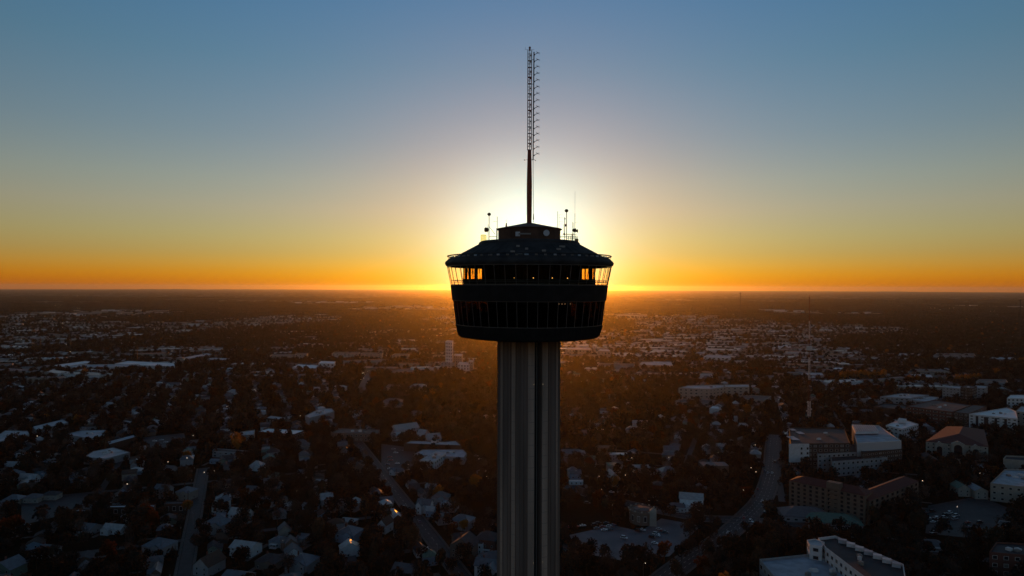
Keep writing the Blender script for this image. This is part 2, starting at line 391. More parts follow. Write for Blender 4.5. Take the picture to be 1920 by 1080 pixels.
def pane_ring(v0, hw0, v1, hw1, m, fm, fr):
    (r0, z0), (r1, z1) = P(hw0, v0), P(hw1, v1)
    me = None
    fb = MB()
    for i in range(NP):
        a0, a1 = R(271 - 3.6 + 7.2 * i), R(271 + 3.6 + 7.2 * i)
        if me is None:
            h = R(3.6); pm = MB()
            pm.add([(r0 * math.cos(h) , -r0 * math.sin(h), z0), (r0 * math.cos(h), r0 * math.sin(h), z0), (r1 * math.cos(h), r1 * math.sin(h), z1), (r1 * math.cos(h), -r1 * math.sin(h), z1)], [(0, 1, 2, 3)])
            me = pm.mesh('window_pane', m)
        o = obj('window_pane', me, tower); o.rotation_euler = (0, 0, (a0 + a1) / 2)
        fb.tube((r0 * math.cos(a0), r0 * math.sin(a0), z0), (r1 * math.cos(a0), r1 * math.sin(a0), z1), fr, n=4)
    for (r, z) in ((r0, z0), (r1, z1)):
        fb.lathe([(r - .1, z), (r + .08, z - .08), (r + .08, z + .08), (r - .1, z)], NP, a0=R(271 - 3.6))
    fb.build('window_frame', fm, tower)
fm_d = mat('mullion_bronze', (.10, .085, .075), .5, .4)
pane_ring(607, 136.5, 562.8, 142.5, M['glass_dark'], fm_d, .075)
pane_ring(534.5, 147, 500.5, 154, M['glass_clear'], fm_d, .085)
# inside: floors, ceilings, core, inner amber partition, low wall, tables
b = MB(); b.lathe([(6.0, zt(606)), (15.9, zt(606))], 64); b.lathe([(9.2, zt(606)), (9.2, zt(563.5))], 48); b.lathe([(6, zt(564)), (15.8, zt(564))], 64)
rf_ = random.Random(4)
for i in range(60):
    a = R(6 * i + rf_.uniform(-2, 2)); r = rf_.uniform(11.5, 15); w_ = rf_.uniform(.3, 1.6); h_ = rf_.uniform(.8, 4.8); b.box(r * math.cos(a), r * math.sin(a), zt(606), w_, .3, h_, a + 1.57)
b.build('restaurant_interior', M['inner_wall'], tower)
b = MB(); b.lathe([(10.3, zt(534)), (10.3, zt(500))], 48); b.lathe([(6.0, zt(500)), (17.8, zt(500))], 64)
b.lathe([(14.6, zt(534)), (14.6, zt(524)), (14.2, zt(524)), (14.2, zt(534))], 64)
for i in range(14):
    a = R(10 + 25.7 * i); b.box(13.9 * math.cos(a), 13.9 * math.sin(a), zt(534), .35, .9, zt(500) - zt(534), a)
b.build('deck_interior', M['inner_wall'], tower)
b = MB(); b.lathe([(14.4, zt(524)), (14.4, zt(501))], 64)
for i in range(90):
    a = R(4 * i + 1.3 * math.sin(i * 2.3)); r = 15.1
    b.tube((14.5 * math.cos(a), 14.5 * math.sin(a), zt(524)), (14.5 * math.cos(a), 14.5 * math.sin(a), zt(501)), .05 + .05 * (i % 3 == 0), n=4, m=1)
b.build('inner_glass_wall', [M['glass_amber'], M['inner_wall']], tower)
b = MB(); b.lathe([(17.0, zt(533)), (17.0, zt(532.6))], 64)
for zz in (526.5, 529.5): b.lathe([(17.1, zt(zz) - .05), (17.2, zt(zz)), (17.1, zt(zz) + .05), (17.0, zt(zz)), (17.1, zt(zz) - .05)], 64)
b.build('deck_railing', M['steel'], tower)
for u in (961, 997, 1033, 1063):
    xx = (u - 992) * 138 / F; b = MB(); b.ball((xx, -math.sqrt(max(1, 13.0 ** 2 - xx * xx)), 175 + (V0 - 521) * 138 / F), .10, 8, 5); b.build('deck_lamp', M['lamp'], tower)
for u in (1046, 1052, 1058, 1069):
    xx = (u - 992) * 139 / F; b = MB(); b.ball((xx, -math.sqrt(max(1, 12.6 ** 2 - xx * xx)), 175 + (V0 - 570) * 139 / F), .13, 8, 5); b.build('pendant_lamp', M['lamp'], tower)
# tophouse roof
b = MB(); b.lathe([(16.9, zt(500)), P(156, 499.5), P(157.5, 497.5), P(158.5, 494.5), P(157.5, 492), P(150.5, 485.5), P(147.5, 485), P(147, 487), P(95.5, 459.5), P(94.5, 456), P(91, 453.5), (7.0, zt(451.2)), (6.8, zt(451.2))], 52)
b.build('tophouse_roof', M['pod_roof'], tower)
b = MB()
for i in range(52):
    a = 2 * math.pi * i / 52; (r0, z0), (r1, z1) = P(146, 486.3), P(96.5, 460)
    b.tube((r0 * math.cos(a), r0 * math.sin(a), z0 + .02), (r1 * math.cos(a), r1 * math.sin(a), z1 + .02), .045, n=4)
b.build('roof_seams', M['pod_roof'], tower)
b = MB(); rr, zz = rt(153.5), zt(481.5)
for i in range(96):
    a, c = 2 * math.pi * i / 96, 2 * math.pi * (i + 1) / 96
    b.tube((rr * math.cos(a), rr * math.sin(a), zz), (rr * math.cos(c), rr * math.sin(c), zz), .13, n=6)
for i in range(26):
    a = 2 * math.pi * (i + .5) / 26; b.tube((rr * math.cos(a), rr * math.sin(a), zz), (rt(151.5) * math.cos(a), rt(151.5) * math.sin(a), zt(486.5)), .05, n=4)
b.build('ring_rail', M['pod_roof'], tower)
for i in range(26):
    a = R(190 + i * 6.4); r = 17.0 + .15 * math.sin(i * 3)
    b = MB(); b.box(r * math.cos(a), r * math.sin(a), zt(486), .28, .5 + .3 * (i % 4 == 0), .45, a); b.build('roof_floodlight', M['steel'] if i % 3 else M['white_disc'], tower)
for (u, dz, sx) in ((958, 3, .9), (968, 9, .7), (1016, 4, .8), (1044, 6, .9), (1052, 9, 1.2), (984, 6, .6), (972, 1, .8)):
    xx = (u - 992) * 138 / F; r = 13.2 + (9 - dz) * .38; b = MB(); y = -math.sqrt(r * r - xx * xx)
    (ra, za), (rb_, zb) = P(147, 487), P(95.5, 459.5); z = zb + (za - zb) * (r - rb_) / (ra - rb_)
    b.box(xx, y, z - .1, sx, .5, .38); b.build('roof_vent', M['steel'], tower)
# drum with low conical roof, eave, mast foot
b = MB(); b.lathe([(rt(58.5), zt(452)), (rt(58.5), zt(431))], 8 * 3, a0=R(7.5)); b.build('roof_drum', mat('drum_brown', (.10, .05, .032), .75, .3, .3, .6), tower)
b = MB(); b.lathe([(rt(58.5), zt(431.2)), (rt(61.5), zt(431)), (rt(61.5), zt(429.6)), (rt(20), zt(421)), (rt(6), zt(418)), (.05, zt(417.6))], 24, a0=R(7.5)); b.build('drum_roof', mat('drum_roof_brown', (.14, .07, .045), .7, .3, .2, .6), tower)
def disc_dish(name, x, y, z, r, depth, ydir, mm):
    b = MB(); p = Vector((x, y, z)); d = Vector(ydir).normalized(); b.tube(p, p + d * depth, r, r, 16); b.tube(p - d * .25, p, r * .25, r, 16); return b.build(name, mm, tower)
yd = -math.sqrt(rt(58.5) ** 2 - 3.6 ** 2)
disc_dish('drum_dish', (1023 - 992) * PXM * .955, yd - .2, zt(442) + .15, .66, .3, (0, -1, 0), M['white_disc'])
b = MB(); b.box((969 - 992) * PXM * .955, -rt(58.5) * .94 - .1, zt(447), .95, .2, .95); b.build('drum_panel', M['white_disc'], tower)
b = MB(); b.box((982 - 992) * PXM * .955, -rt(58.5) - .02, zt(444), 2.6, .12, .3); b.build('drum_louvre', M['steel'], tower)
# antenna mast
mast = MB()
def mx(v): return (992 - TX / PXM - 960) * PXM + (v * 0)      # mast stays plumb on the axis
pm = [(.54, 417.5), (.56, 400), (.58, 370), (.58, 345), (.52, 320), (.46, 300), (.40, 281)]
mast.lathe([(r, zt(v)) for r, v in pm], 16)
am = mast.build('antenna_mast', M['mast_red'], tower, smooth=True)
Z0, Z1 = zt(281), zt(95); hw = .42
CUT = [0, .165, .33, .5, .665, .83, 1.0]
for s in range(6):
    za, zb = Z0 + (Z1 - Z0) * CUT[s], Z0 + (Z1 - Z0) * CUT[s + 1]
    lb = MB()
    for sx in (-1, 1):
        for sy in (-1, 1): lb.tube((sx * hw, sy * hw, za), (sx * hw, sy * hw, zb), .085, n=5)
    lb.tube((0, 0, za), (0, 0, zb), .075, n=5)
    k = 5; hh = (zb - za) / k
    for j in range(k):
        z = za + j * hh
        for sy in (-1, 1):
            lb.tube((-hw, sy * hw, z), (hw, sy * hw, z), .05, n=4); lb.tube((sy * hw, -hw, z), (sy * hw, hw, z), .05, n=4)
            if j % 2: lb.tube((-hw, sy * hw, z), (hw, sy * hw, z + hh), .022, n=4)
        if j in (0, 2): lb.box(0, 0, z - .07, 2 * hw + .12, .2, .14)
        if j in (1, 3): lb.box(.15, -.1, z + .3, .45, .3, .2)
    lb.build('lattice_section', M['mast_red'] if s % 2 == 0 else M['mast_white'], am)
b = MB(); b.tube((0, 0, Z1), (0, 0, zt(88.5)), .2, .12, 8); b.ball((0, 0, zt(89.5)), .26, 8, 6); b.tube((-1.0, 0, Z1 + .2), (1.0, 0, Z1 + .2), .03, n=4); b.tube((-1, 0, Z1 + .2), (-1, 0, Z1 + .8), .03, n=4)
b.build('beacon', M['mast_red'], am)
XF = .92
b = MB(); b.tube((XF, -.2, zt(417)), (XF - .12, -.2, zt(300)), .055, n=6); b.tube((XF - .12, -.2, zt(300)), (XF, -.2, zt(98)), .13, n=6)
b.tube((XF, -.2, zt(412)), (XF, -.2, zt(401)), .14, .09, 6)
for v in (300, 252, 205, 158, 112): b.tube((hw, 0, zt(v)), (XF, -.2, zt(v)), .05, n=4)
b.build('feed_line', M['concrete_dark'], am)
b = MB(); b.tube((-1.05, 0, zt(300)), (.0, 0, zt(299)), .04, n=4); b.tube((0, 0, zt(299)), (1.25, 0, zt(299)), .04, n=4); b.ball((-1.1, 0, zt(300)), .12, 6, 4); b.ball((1.3, 0, zt(301)), .12, 6, 4); b.build('side_arm', M['concrete_dark'], am)
for k in range(16):
    v = 101 + k * 12.55; z = zt(v + 1.5); b = MB(); ex, ez = XF + .85, z + .28
    b.tube((XF, -.2, z - .12), (ex, -.3, ez), .06, n=5); b.tube((XF + .1, -.2, z - .25), (XF + .25, -.2, z + .05), .09, n=5)
    b.tube((ex - .35, -.35, ez + .28), (ex + .42, -.25, ez - .22), .045, n=4); b.tube((ex - .25, -.75, ez - .12), (ex + .45, .25, ez + .26), .045, n=4)
    b.ball((ex, -.3, ez), .1, 6, 4)
    b.build('dipole_antenna', M['concrete_dark'], am)
# antennas on the upper roof
def tp(u, v, y=0.0):
    return Vector(((u - 992) * PXM * (151 + y) / 151, y, 175 + (V0 - v) * PXM * (151 + y) / 151))
def pole(b, u, v0, v1, r, y=0.0, n=6): b.tube(tp(u, v0, y), tp(u, v1, y), r, n=n)
dk = M['concrete_dark']; br = mat('rusty_bracket', (.16, .07, .03), .7, .3)
b = MB(); pole(b, 916.8, 454, 404, .07); b.ball(tp(916.8, 402), .40, 12, 7, .9); pole(b, 914.6, 454, 421, .045, -.3)
b.build('dome_antenna_pole', br, tower)
b = MB(); b.tube(tp(909.5, 431) + Vector((0, -.2, 0)), tp(914.5, 431) + Vector((0, .1, 0)), .52, .45, 14); b.build('drum_antenna', br, tower)
b = MB(); b.tube(tp(916, 443.8), tp(932, 443.8), .06, n=5); b.tube(tp(917, 425), tp(928, 439.5), .045, n=5); b.build('pole_brace', dk, tower)
b = MB(); c = tp(906.5, 452.5); b.box(c.x, 0, c.z - .1, 1.3, 1.3, 1.45); b.box(c.x, 0, c.z + 1.35, 1.0, 1.0, .1); b.build('equipment_cabinet', glass_mat('pale_radome', (.90, .84, .60), .08), tower)
b = MB(); pole(b, 932, 450, 406, .06); pole(b, 931.2, 450, 428, .11); b.tube(tp(924, 415), tp(931, 415.6), .035, n=4); b.build('whip_antenna', dk, tower)
b = MB(); b.tube(tp(949, 427), tp(949, 418), .22, .1, 8); b.tube(tp(947, 414.5), tp(951, 414.5), .02, n=4); b.tube(tp(949, 418), tp(949, 412), .025, n=4); b.build('roof_finial', br, tower)
b = MB(); pole(b, 1045.3, 430, 396, .05); pole(b, 1042.5, 430, 424, .04); b.build('whip_antenna', dk, tower)
b = MB(); pole(b, 1048, 432, 402, .025)
for v in (403, 408, 416, 420): b.tube(tp(1048, v), tp(1051, v - 1), .02, n=4); b.tube(tp(1051, v - 1), tp(1055, v), .015, n=4)
b.build('loop_antenna', dk, tower)
b = MB(); pole(b, 1058.5, 452, 407, .07); b.ball(tp(1058.8, 410), .16, 8, 5); b.ball(tp(1060.2, 422), .22, 8, 5, 1.4); pole(b, 1056.8, 438, 420, .04); b.build('stub_antenna', br, tower)
b = MB(); pole(b, 1062, 453, 398, .08); b.ball(tp(1061.8, 394.8), .41, 12, 7, .9); b.build('dome_antenna_pole', br, tower)
b = MB(); pole(b, 1077.6, 456, 400, .05); pole(b, 1077.6, 400, 358, .022); b.tube(tp(1077.6, 417), tp(1083, 417), .02, n=4); b.build('whip_antenna', dk, tower)
b = MB(); pole(b, 1073.5, 455, 416, .05); pole(b, 1075.3, 452, 417, .03); pole(b, 1072.8, 456, 438, .13); b.build('whip_antenna', br, tower)
b = MB(); c = tp(1077, 431.5); b.tube(c + Vector((-.4, -.2, 0)), c + Vector((.15, .1, 0)), .30, .46, 14); b.build('microwave_dish', br, tower)
b = MB(); c = tp(1082, 432.5); b.tube(c + Vector((-.25, .2, 0)), c + Vector((.15, .1, 0)), .2, .40, 14); b.build('microwave_dish', br, tower)
b = MB()
for v, u0, u1, y in ((438.5, 1057, 1077, -1), (443, 1049, 1080, 0), (444.5, 1049, 1082, 1.5), (440, 1054, 1082, 1.5), (447, 1062, 1083, -1)): b.tube(tp(u0, v, y), tp(u1, v, y), .06, n=4)
for u in (1066, 1070, 1080, 1082.5): pole(b, u, 456, 442, .05, .8)
b.build('platform_rail', br, tower)
b = MB(); c = tp(1081, 456); b.box(c.x, .5, c.z, .8, .8, 1.0); b.ball(tp(1057.5, 438.5), .22, 8, 5); b.build('junction_box', mat('yellow_box', (.5, .35, .12), .6, .3, transl=.4), tower)

# ------------------------------------------------------------ roads, lots
def ribbon(pts, wdt, z):
    L_, R_ = [], []
    for i, p in enumerate(pts):
        a = pts[max(0, i - 1)]; c = pts[min(len(pts) - 1, i + 1)]
        d = Vector((c[0] - a[0], c[1] - a[1])).normalized(); nn = Vector((-d.y, d.x)) * wdt / 2
        L_.append((p[0] + nn.x, p[1] + nn.y, z)); R_.append((p[0] - nn.x, p[1] - nn.y, z))
    n = len(pts); return L_ + R_, [(i + 1, i, n + i, n + i + 1) for i in range(n - 1)]
def smooth_pts(pts, k=8):
    out = []
    for i in range(len(pts) - 1):
        p0 = Vector(pts[max(0, i - 1)]); p1 = Vector(pts[i]); p2 = Vector(pts[i + 1]); p3 = Vector(pts[min(len(pts) - 1, i + 2)])
        for j in range(k):
            t = j / k; out.append(.5 * ((2 * p1) + (p2 - p0) * t + (2 * p0 - 5 * p1 + 4 * p2 - p3) * t * t + (3 * p1 - p0 - 3 * p2 + p3) * t ** 3))
    out.append(Vector(pts[-1])); return out
roadz = [0.03]
def road(pts, wdt, marks=False, pave=True, name='road', m=None, minor=False):
    pts = [Vector(p) for p in pts]
    roadz[0] += .004; z = roadz[0]
    b = MB(); vs, fs = ribbon(pts, wdt, z); b.add(vs, fs); b.build(name, m or M['asphalt'], kind='structure')
    if pave and not minor:
        b = MB()
        for s in (-1, 1):
            off = []
            for i, p in enumerate(pts):
                a = pts[max(0, i - 1)]; c = pts[min(len(pts) - 1, i + 1)]; d = (c - a).normalized(); off.append((p.x - d.y * s * (wdt / 2 + 1.1), p.y + d.x * s * (wdt / 2 + 1.1)))
            t, _f = ribbon(off, 1.8, .16); n = len(off); k = len(t) // 2
            bot = [(x, y, 0.0) for x, y, _ in t]; b.add(t + bot, _f + [(i, i + 1, 2 * k + i + 1, 2 * k + i) for i in range(k - 1)] + [(k + i + 1, k + i, 3 * k + i, 3 * k + i + 1) for i in range(k - 1)])
        b.build('pavement', M['pavement'], kind='structure')
    if marks:
        b = MB(); acc = 0
        for i in range(len(pts) - 1):
            d = pts[i + 1] - pts[i]; l = d.length; d.normalize(); t = 0
            while t < l - 3:
                p = pts[i] + d * t; q = p + d * 3; nn = Vector((-d.y, d.x)) * .08
                for o in ((-wdt / 4, 0, wdt / 4) if wdt > 13 else (0,)):
                    oo = Vector((-d.y, d.x)) * o
                    b.add([(*(p + oo + nn), z + .012), (*(p + oo - nn), z + .012), (*(q + oo - nn), z + .012), (*(q + oo + nn), z + .012)], [(0, 1, 2, 3)])
                t += 9
        b.build('road_markings', M['paint_white'], kind='structure')
    for i in range(len(pts) - 1):
        p, q = pts[i], pts[i + 1]
        if p.y < 1700 or q.y < 1700: occ_poly([p, q], 1, wdt / 2 + (.2 if minor else 2.5))
def lot(pxs, z=.022, m=None, name='parking_lot'):
    roadz[0] += .004
    poly = [at(u, v) for u, v in pxs]; b = MB(); n = len(poly); b.add([(p.x, p.y, z + roadz[0] - .03) for p in poly], [tuple(range(n))])
    b.build(name, m or M['lot'], kind='structure'); occ_poly(poly, 1, 2); return poly
AV = Vector((-.3746, .9272)); BV = Vector((.9272, .3746))            # street grid left of the tower
def ab(s, t): return AV * s + BV * t
# parking lots first
lotA = lot([(1068, 1003), (1150, 985), (1200, 996), (1240, 972), (1314, 986), (1255, 1043), (1172, 1052), (1080, 1035)])
lotB = lot([(1740, 948), (1835, 930), (1905, 958), (1850, 1012), (1735, 1000)], m=M['asphalt'])
lotC = lot([(715, 832), (775, 840), (790, 872), (715, 890)], m=M['asphalt'])
lotD = lot([(265, 820), (345, 812), (352, 838), (285, 850)], m=M['asphalt'])
lotE = lot([(40, 942), (165, 925), (160, 955), (40, 985)], m=M['asphalt'])
# main roads
road(smooth_pts([at(1225, 1100), at(1290, 1050), at(1350, 1012), at(1400, 968), at(1432, 930), at(1447, 880), at(1449, 845), at(1452, 815)]), 13.5, True)
road(smooth_pts([at(1052, 905), at(1100, 925), at(1180, 945), at(1250, 960), at(1320, 972), at(1400, 975), at(1480, 985), at(1580, 998), at(1700, 1022), at(1800, 1040), at(1935, 1055)]), 12, True)
road([ab(-60 + 40 * i, 127) for i in range(5, 22)], 9, True)
road([ab(40 * i, -29) for i in range(5, 19)], 7.5)
for t, i0, i1 in ((-107, 15, 22), (-185, 4, 17), (-263, 17, 25), (-341, 8, 18), (-419, 19, 30), (-497, 12, 20), (-653, 16, 28)):
    road([ab(40 * i, t) for i in range(i0, i1)], 5.5, minor=True)
for s, t0, t1 in ((520, -420, 128), (668, -640, 128), (800, -500, -100), (940, -900, -300), (1080, -560, 100), (1220, -980, -400)): road([ab(s, t) for t in range(t0, t1, 60)], 6, minor=True)
CV = Vector((.33, .944)); DV = Vector((.944, -.33))                     # grid right of the tower
def cd(s, t): return CV * s + DV * t
for t, i0, i1 in ((-60, 17, 25), (25, 15, 22), (110, 19, 28)): road([cd(40 * i, t) for i in range(i0, i1)], 5.5, minor=True)
for s in (620, 730, 860, 1000): road([cd(s, t) for t in range(-150 if s != 860 else 0, 230, 40)], 5.5, minor=True)
# far highways
road(smooth_pts([at(1055, 640), at(1180, 652), at(1300, 655), at(1400, 668), at(1480, 674), at(1560, 681), at(1700, 690), at(1900, 700), at(2000, 704)]), 26, False, False, 'highway', M['pavement'])
road(smooth_pts([at(-60, 640), at(80, 636), at(250, 633), at(420, 622), at(620, 600), at(800, 596)]), 30, False, False, 'highway', M['pavement'])
road(smooth_pts([at(674, 738), at(690, 705), at(703, 688), at(712, 678)]), 14, False, False)
road(smooth_pts([at(1540, 556), at(1590, 560), at(1615, 565), at(1560, 575)]), 60, False, False, 'highway', M['pavement'])
road(smooth_pts([at(70, 562), at(100, 568), at(115, 575), at(140, 581)]), 45, False, False, 'highway', M['pavement'])
lawn = [at(u, v) for u, v in ((1046, 962), (1100, 948), (1150, 978), (1120, 990), (1046, 992))]
b = MB(); b.prism([(p.x, p.y) for p in lawn], 0, .12); b.build('lawn', mat('dark_lawn', (.018, .020, .014), 1, 0, .3, .3), kind='structure'); occ_poly(lawn, 1, 1)

# ------------------------------------------------------------ larger buildings, from their roof corners
def block(name, label, cat, corners, h, wall, roof='gravel', floors=0, bay=4.0, ww=.5, wh=.5, parapet=.8, units=0, group=None, base=0.0, pads=(), winme=None, rooftop=(), visible_only=True, bands=None, skip=()):
    """corners: roof corners as photo pixels read at the roof's height, in order; parts: wall, roof, window, roof_unit"""
    P2 = [at(u, v, h) for u, v in corners] if not isinstance(corners[0], Vector) else corners
    n = len(P2); a = sum(P2[i].x * P2[(i + 1) % n].y - P2[(i + 1) % n].x * P2[i].y for i in range(n))
    if a < 0: P2 = P2[::-1]
    c = sum(P2, Vector((0, 0))) / n
    t = thing(name, label, cat, (c.x, c.y, base), 0, group)
    loc = [p - c for p in P2]; hh = h - base
    wm = WM[wall] if isinstance(wall, str) else wall; rm = FLATR[roof] if isinstance(roof, str) else roof
    b = MB(); b.prism(loc, 0, hh - .3, cap=False)
    ins = [p * max(.5, 1 - .45 / max(p.length, 1)) for p in loc]
    vs = [(p.x, p.y, hh - .3) for p in loc] + [(p.x, p.y, hh + parapet - .3) for p in loc] + [(p.x, p.y, hh + parapet - .3) for p in ins] + [(p.x, p.y, hh - .3) for p in ins]
    fs = []
    for k in range(3): fs += [(k * n + i, k * n + (i + 1) % n, (k + 1) * n + (i + 1) % n, (k + 1) * n + i) for i in range(n)]
    b.add(vs, fs); b.build('wall', wm, t)
    b = MB(); b.add([(p.x, p.y, hh - .35) for p in ins], [tuple(range(n))]); b.build('roof', rm, t)
    cnt = 0
    if floors:
        fh = hh / floors
        for i in range(n):
            p, q = loc[i], loc[(i + 1) % n]; e = q - p; l = e.length
            if l < 5 or i in skip: continue
            nn = Vector((e.y, -e.x)).normalized()
            if visible_only and nn.dot(-(c + p)) <= 0: continue
            k = max(1, int(l / bay)); st = l / k; ang = math.atan2(e.y, e.x)
            for f in range(floors):
                for j in range(k):
                    if cnt >= 95: break
                    pos = p + e * ((j + .5) / k) + nn * .02
                    add_window(t, pos.x, pos.y, f * fh + fh * .52, ang, st * ww, fh * wh, me=winme); cnt += 1
    for k in range(units):
        r = random.Random(k * 7 + int(abs(c.x))); wgt = [r.random() ** 1.5 for _ in loc]; s = sum(wgt) + .6
        p = sum((q * w for q, w in zip(loc, wgt)), Vector((0, 0))) / s
        b = MB(); sx, sy, sz = r.uniform(1.5, 4), r.uniform(1.5, 3), r.uniform(.9, 2); b.box(0, 0, 0, sx, sy, sz); b.box(0, 0, sz, sx * .5, sy * .5, .3)
        o = b.build('roof_unit', M['steel'] if k % 2 else WM['white'], t); o.location = (p.x * .8, p.y * .8, hh - .34); o.rotation_euler = (0, 0, r.uniform(0, .6))
    if base < 1: occ_poly([(p.x, p.y) for p in P2], 2, 3.5)
    return t, c, loc, hh
def part_box(t, c, name, m, u, v, z, sx, sy, sz, rot):
    p = at(u, v, z) - c; b = MB(); b.box(0, 0, 0, sx, sy, sz); o = b.build(name, m, t); o.location = (p.x, p.y, z - t.location.z); o.rotation_euler = (0, 0, rot); return o
def roof_over(t, loc, hh, m, rise, over=.6, name='roof', thick=.25):
    """hipped roof over a four-cornered body, ridge along the longer side"""
    p = [q * (1 + over / max(q.length, 1)) for q in loc]
    if (p[1] - p[0]).length < (p[2] - p[1]).length: p = p[1:] + p[:1]
    a = (p[0] + p[3]) / 2; d = (p[1] + p[2]) / 2; w_ = (p[3] - p[0]).length / 2; dr = (d - a).normalized(); L_ = (d - a).length
    k = min(w_, L_ * .45); r0 = a + dr * k; r1 = d - dr * k
    vs = [(q.x, q.y, hh) for q in p] + [(q.x, q.y, hh + thick) for q in p] + [(r0.x, r0.y, hh + thick + rise), (r1.x, r1.y, hh + thick + rise)]
    fs = [(3, 2, 1, 0)] + [(i, (i + 1) % 4, 4 + (i + 1) % 4, 4 + i) for i in range(4)] + [(4, 5, 9, 8), (5, 6, 9), (6, 7, 8, 9), (7, 4, 8)]
    b = MB(); b.add(vs, fs); return b.build(name, m, t)

# right of the tower
t, c, loc, hh = block('apartment_building', 'dark six-storey block with pale end wall at the foot of the radio mast', 'building',
      [(1480, 802), (1583, 804), (1594, 832), (1483, 833)], 25, 'brown', 'dark', 6, 5.2, .55, .5, 1.0, 3)
# pale end wall facing the street and light sheets on the roof
P0 = at(1479.2, 833.5, 25) - c; P1 = at(1517, 833.3, 25) - c
d = (P1 - P0).normalized(); nn = Vector((d.y, -d.x)); b = MB(); q0, q1 = P0 + nn * .35, P1 + nn * .35
b.prism([P0 + nn * .05, P1 + nn * .05, q1, q0], 8, 25.8); b.build('end_wall', WM['white'], t)
for k in range(6):
    q = P0 + (P1 - P0) * (.62 + .3 * (k % 2)) + nn * .36; add_window(t, q.x, q.y, 12 + 4.6 * (k // 2), math.atan2(d.y, d.x), 2.0, 2.4)
for (u, v, sx, sy) in ((1486, 806, 5, 16), (1487, 822, 7, 34), (1500, 812, 6, 20)):
    part_box(t, c, 'roof_panel', FLATR['pale'], u, v, 25, sx, sy * .5, .5, -.02)
block('apartment_building', 'white-topped dark wing right of the block under the radio mast', 'building', [(1531, 836), (1604, 834), (1612, 848), (1533, 852)], 17, 'grey', 'dark', 4, 4.6, .5, .5, .8, 1)
block('apartment_building', 'tall pale block whose narrow end wall glows orange in the sun', 'building', [(1597, 797), (1648, 799), (1690, 828), (1607, 832)], 26, mat('glossy_cladding', (.55, .55, .56), .16, 1.0), 'bluish', 0, parapet=1.0)
t, c, loc, hh = block('roof_plant', 'white louvred plant deck with sunlit stripes on top of the pale block', 'roof plant', [(1598, 797), (1640, 798), (1648, 808), (1604, 809)], 29.5, 'white', 'pale', base=26.8, parapet=.2)
for k in range(11):
    p = loc[0].lerp(loc[1], (k + .5) / 11); q = loc[3].lerp(loc[2], (k + .5) / 11); b = MB(); b.tube((p.x, p.y, hh + .3), (q.x, q.y, hh + .3), .35, n=4); b.build('louvre', WM['white'], t)
block('apartment_building', 'brown apartment wing with white balconies stacked on its corner', 'building', [(1612, 834), (1690, 829), (1692, 842), (1616, 850)], 19, 'brown', 'dark', 5, 5.0, .6, .35, .7)
block('apartment_building', 'low dark apartment wing with slate roof below the pale block', 'building', [(1556, 852), (1600, 850), (1664, 858), (1560, 866)], 14, 'grey', 'dark', 3, 5, .5, .5, .7)
block('office_building', 'white two-storey building with square roof house behind the brown wing', 'building', [(1661, 798), (1692, 805), (1722, 796), (1690, 786)], 13, 'white', 'white', 3, 5, .55, .4, .9, 2)
block('roof_house', 'small white stair house standing on the white two-storey building', 'roof house', [(1683, 787), (1698, 789), (1700, 786), (1686, 784)], 17, 'white', 'white', base=13.6)
block('office_building', 'dark brick four-storey block with rows of light windows and striped roof', 'building', [(1698, 762), (1786, 773), (1822, 760), (1752, 750)], 18, 'brick', 'gravel', 4, 7.5, .62, .35, .9, 5)
for k in range(3): pass
block('office_building', 'dark brick wing running back to the right of the striped-roof block', 'building', [(1788, 773), (1816, 776), (1850, 762), (1825, 759)], 18, 'brown', 'gravel', 4, 5, .5, .5, .7)
block('parking_garage', 'low dark garage with one pale parapet line left of the brick block', 'garage', [(1637, 763), (1697, 770), (1712, 762), (1660, 756)], 9, 'brown', 'dark', 0, parapet=1.2)
block('office_building', 'long pale terraced building behind the dark garage', 'building', [(1650, 744), (1705, 747), (1742, 741), (1690, 738)], 14, 'grey', 'pale', 3, 6, .6, .4, .8, 6)
block('office_building', 'pale stepped building with a bright roof panel right of the terraced one', 'building', [(1706, 750), (1745, 754), (1760, 745), (1725, 742)], 12, 'grey', 'pale', 2, 6, .6, .4, .8, 5)
block('apartment_building', 'grey six-storey apartments with dark recessed bays below golden trees', 'building', [(1767, 726), (1800, 729), (1810, 725), (1775, 723)], 21, 'grey', 'pale', 5, 4.5, .5, .45, .8, 1)
block('apartment_building', 'dark-centred six-storey apartments between two pale neighbours', 'building', [(1801, 726), (1822, 729), (1832, 725), (1812, 722)], 23, 'brown', 'gravel', 5, 4.5, .5, .45, .8, 1)
block('apartment_building', 'small grey end block of the apartments right of the dark-centred one', 'building', [(1823, 727), (1848, 728), (1852, 724), (1830, 723)], 20, 'grey', 'pale', 5, 4.5, .5, .45, .8, 0)
t, c, loc, hh = block('apartment_building', 'white five-storey apartment block with dark recessed bays and pale blue roof', 'building', [(1817, 777), (1908, 786), (1905, 772), (1888, 765)], 18, 'white', 'white', 5, 5.2, .5, .42, 1.0, 6)
p, q = [min(loc, key=lambda a: (pix(c.x + a.x, c.y + a.y, 18)[0] - u) ** 2 + (pix(c.x + a.x, c.y + a.y, 18)[1] - v) ** 2) for u, v in ((1817, 777), (1908, 786))]
d = (q - p).normalized(); nn = Vector((d.y, -d.x))
if nn.dot(-c) < 0: nn = -nn
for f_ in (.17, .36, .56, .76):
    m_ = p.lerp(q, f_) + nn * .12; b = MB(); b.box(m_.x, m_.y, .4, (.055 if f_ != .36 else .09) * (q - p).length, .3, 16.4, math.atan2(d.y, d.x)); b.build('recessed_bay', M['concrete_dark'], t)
block('apartment_building', 'white apartment block at the right edge behind the pale blue roof', 'building', [(1888, 747), (1935, 748), (1935, 741), (1895, 741)], 18, 'white', 'white', 4, 5, .5, .5, .8)
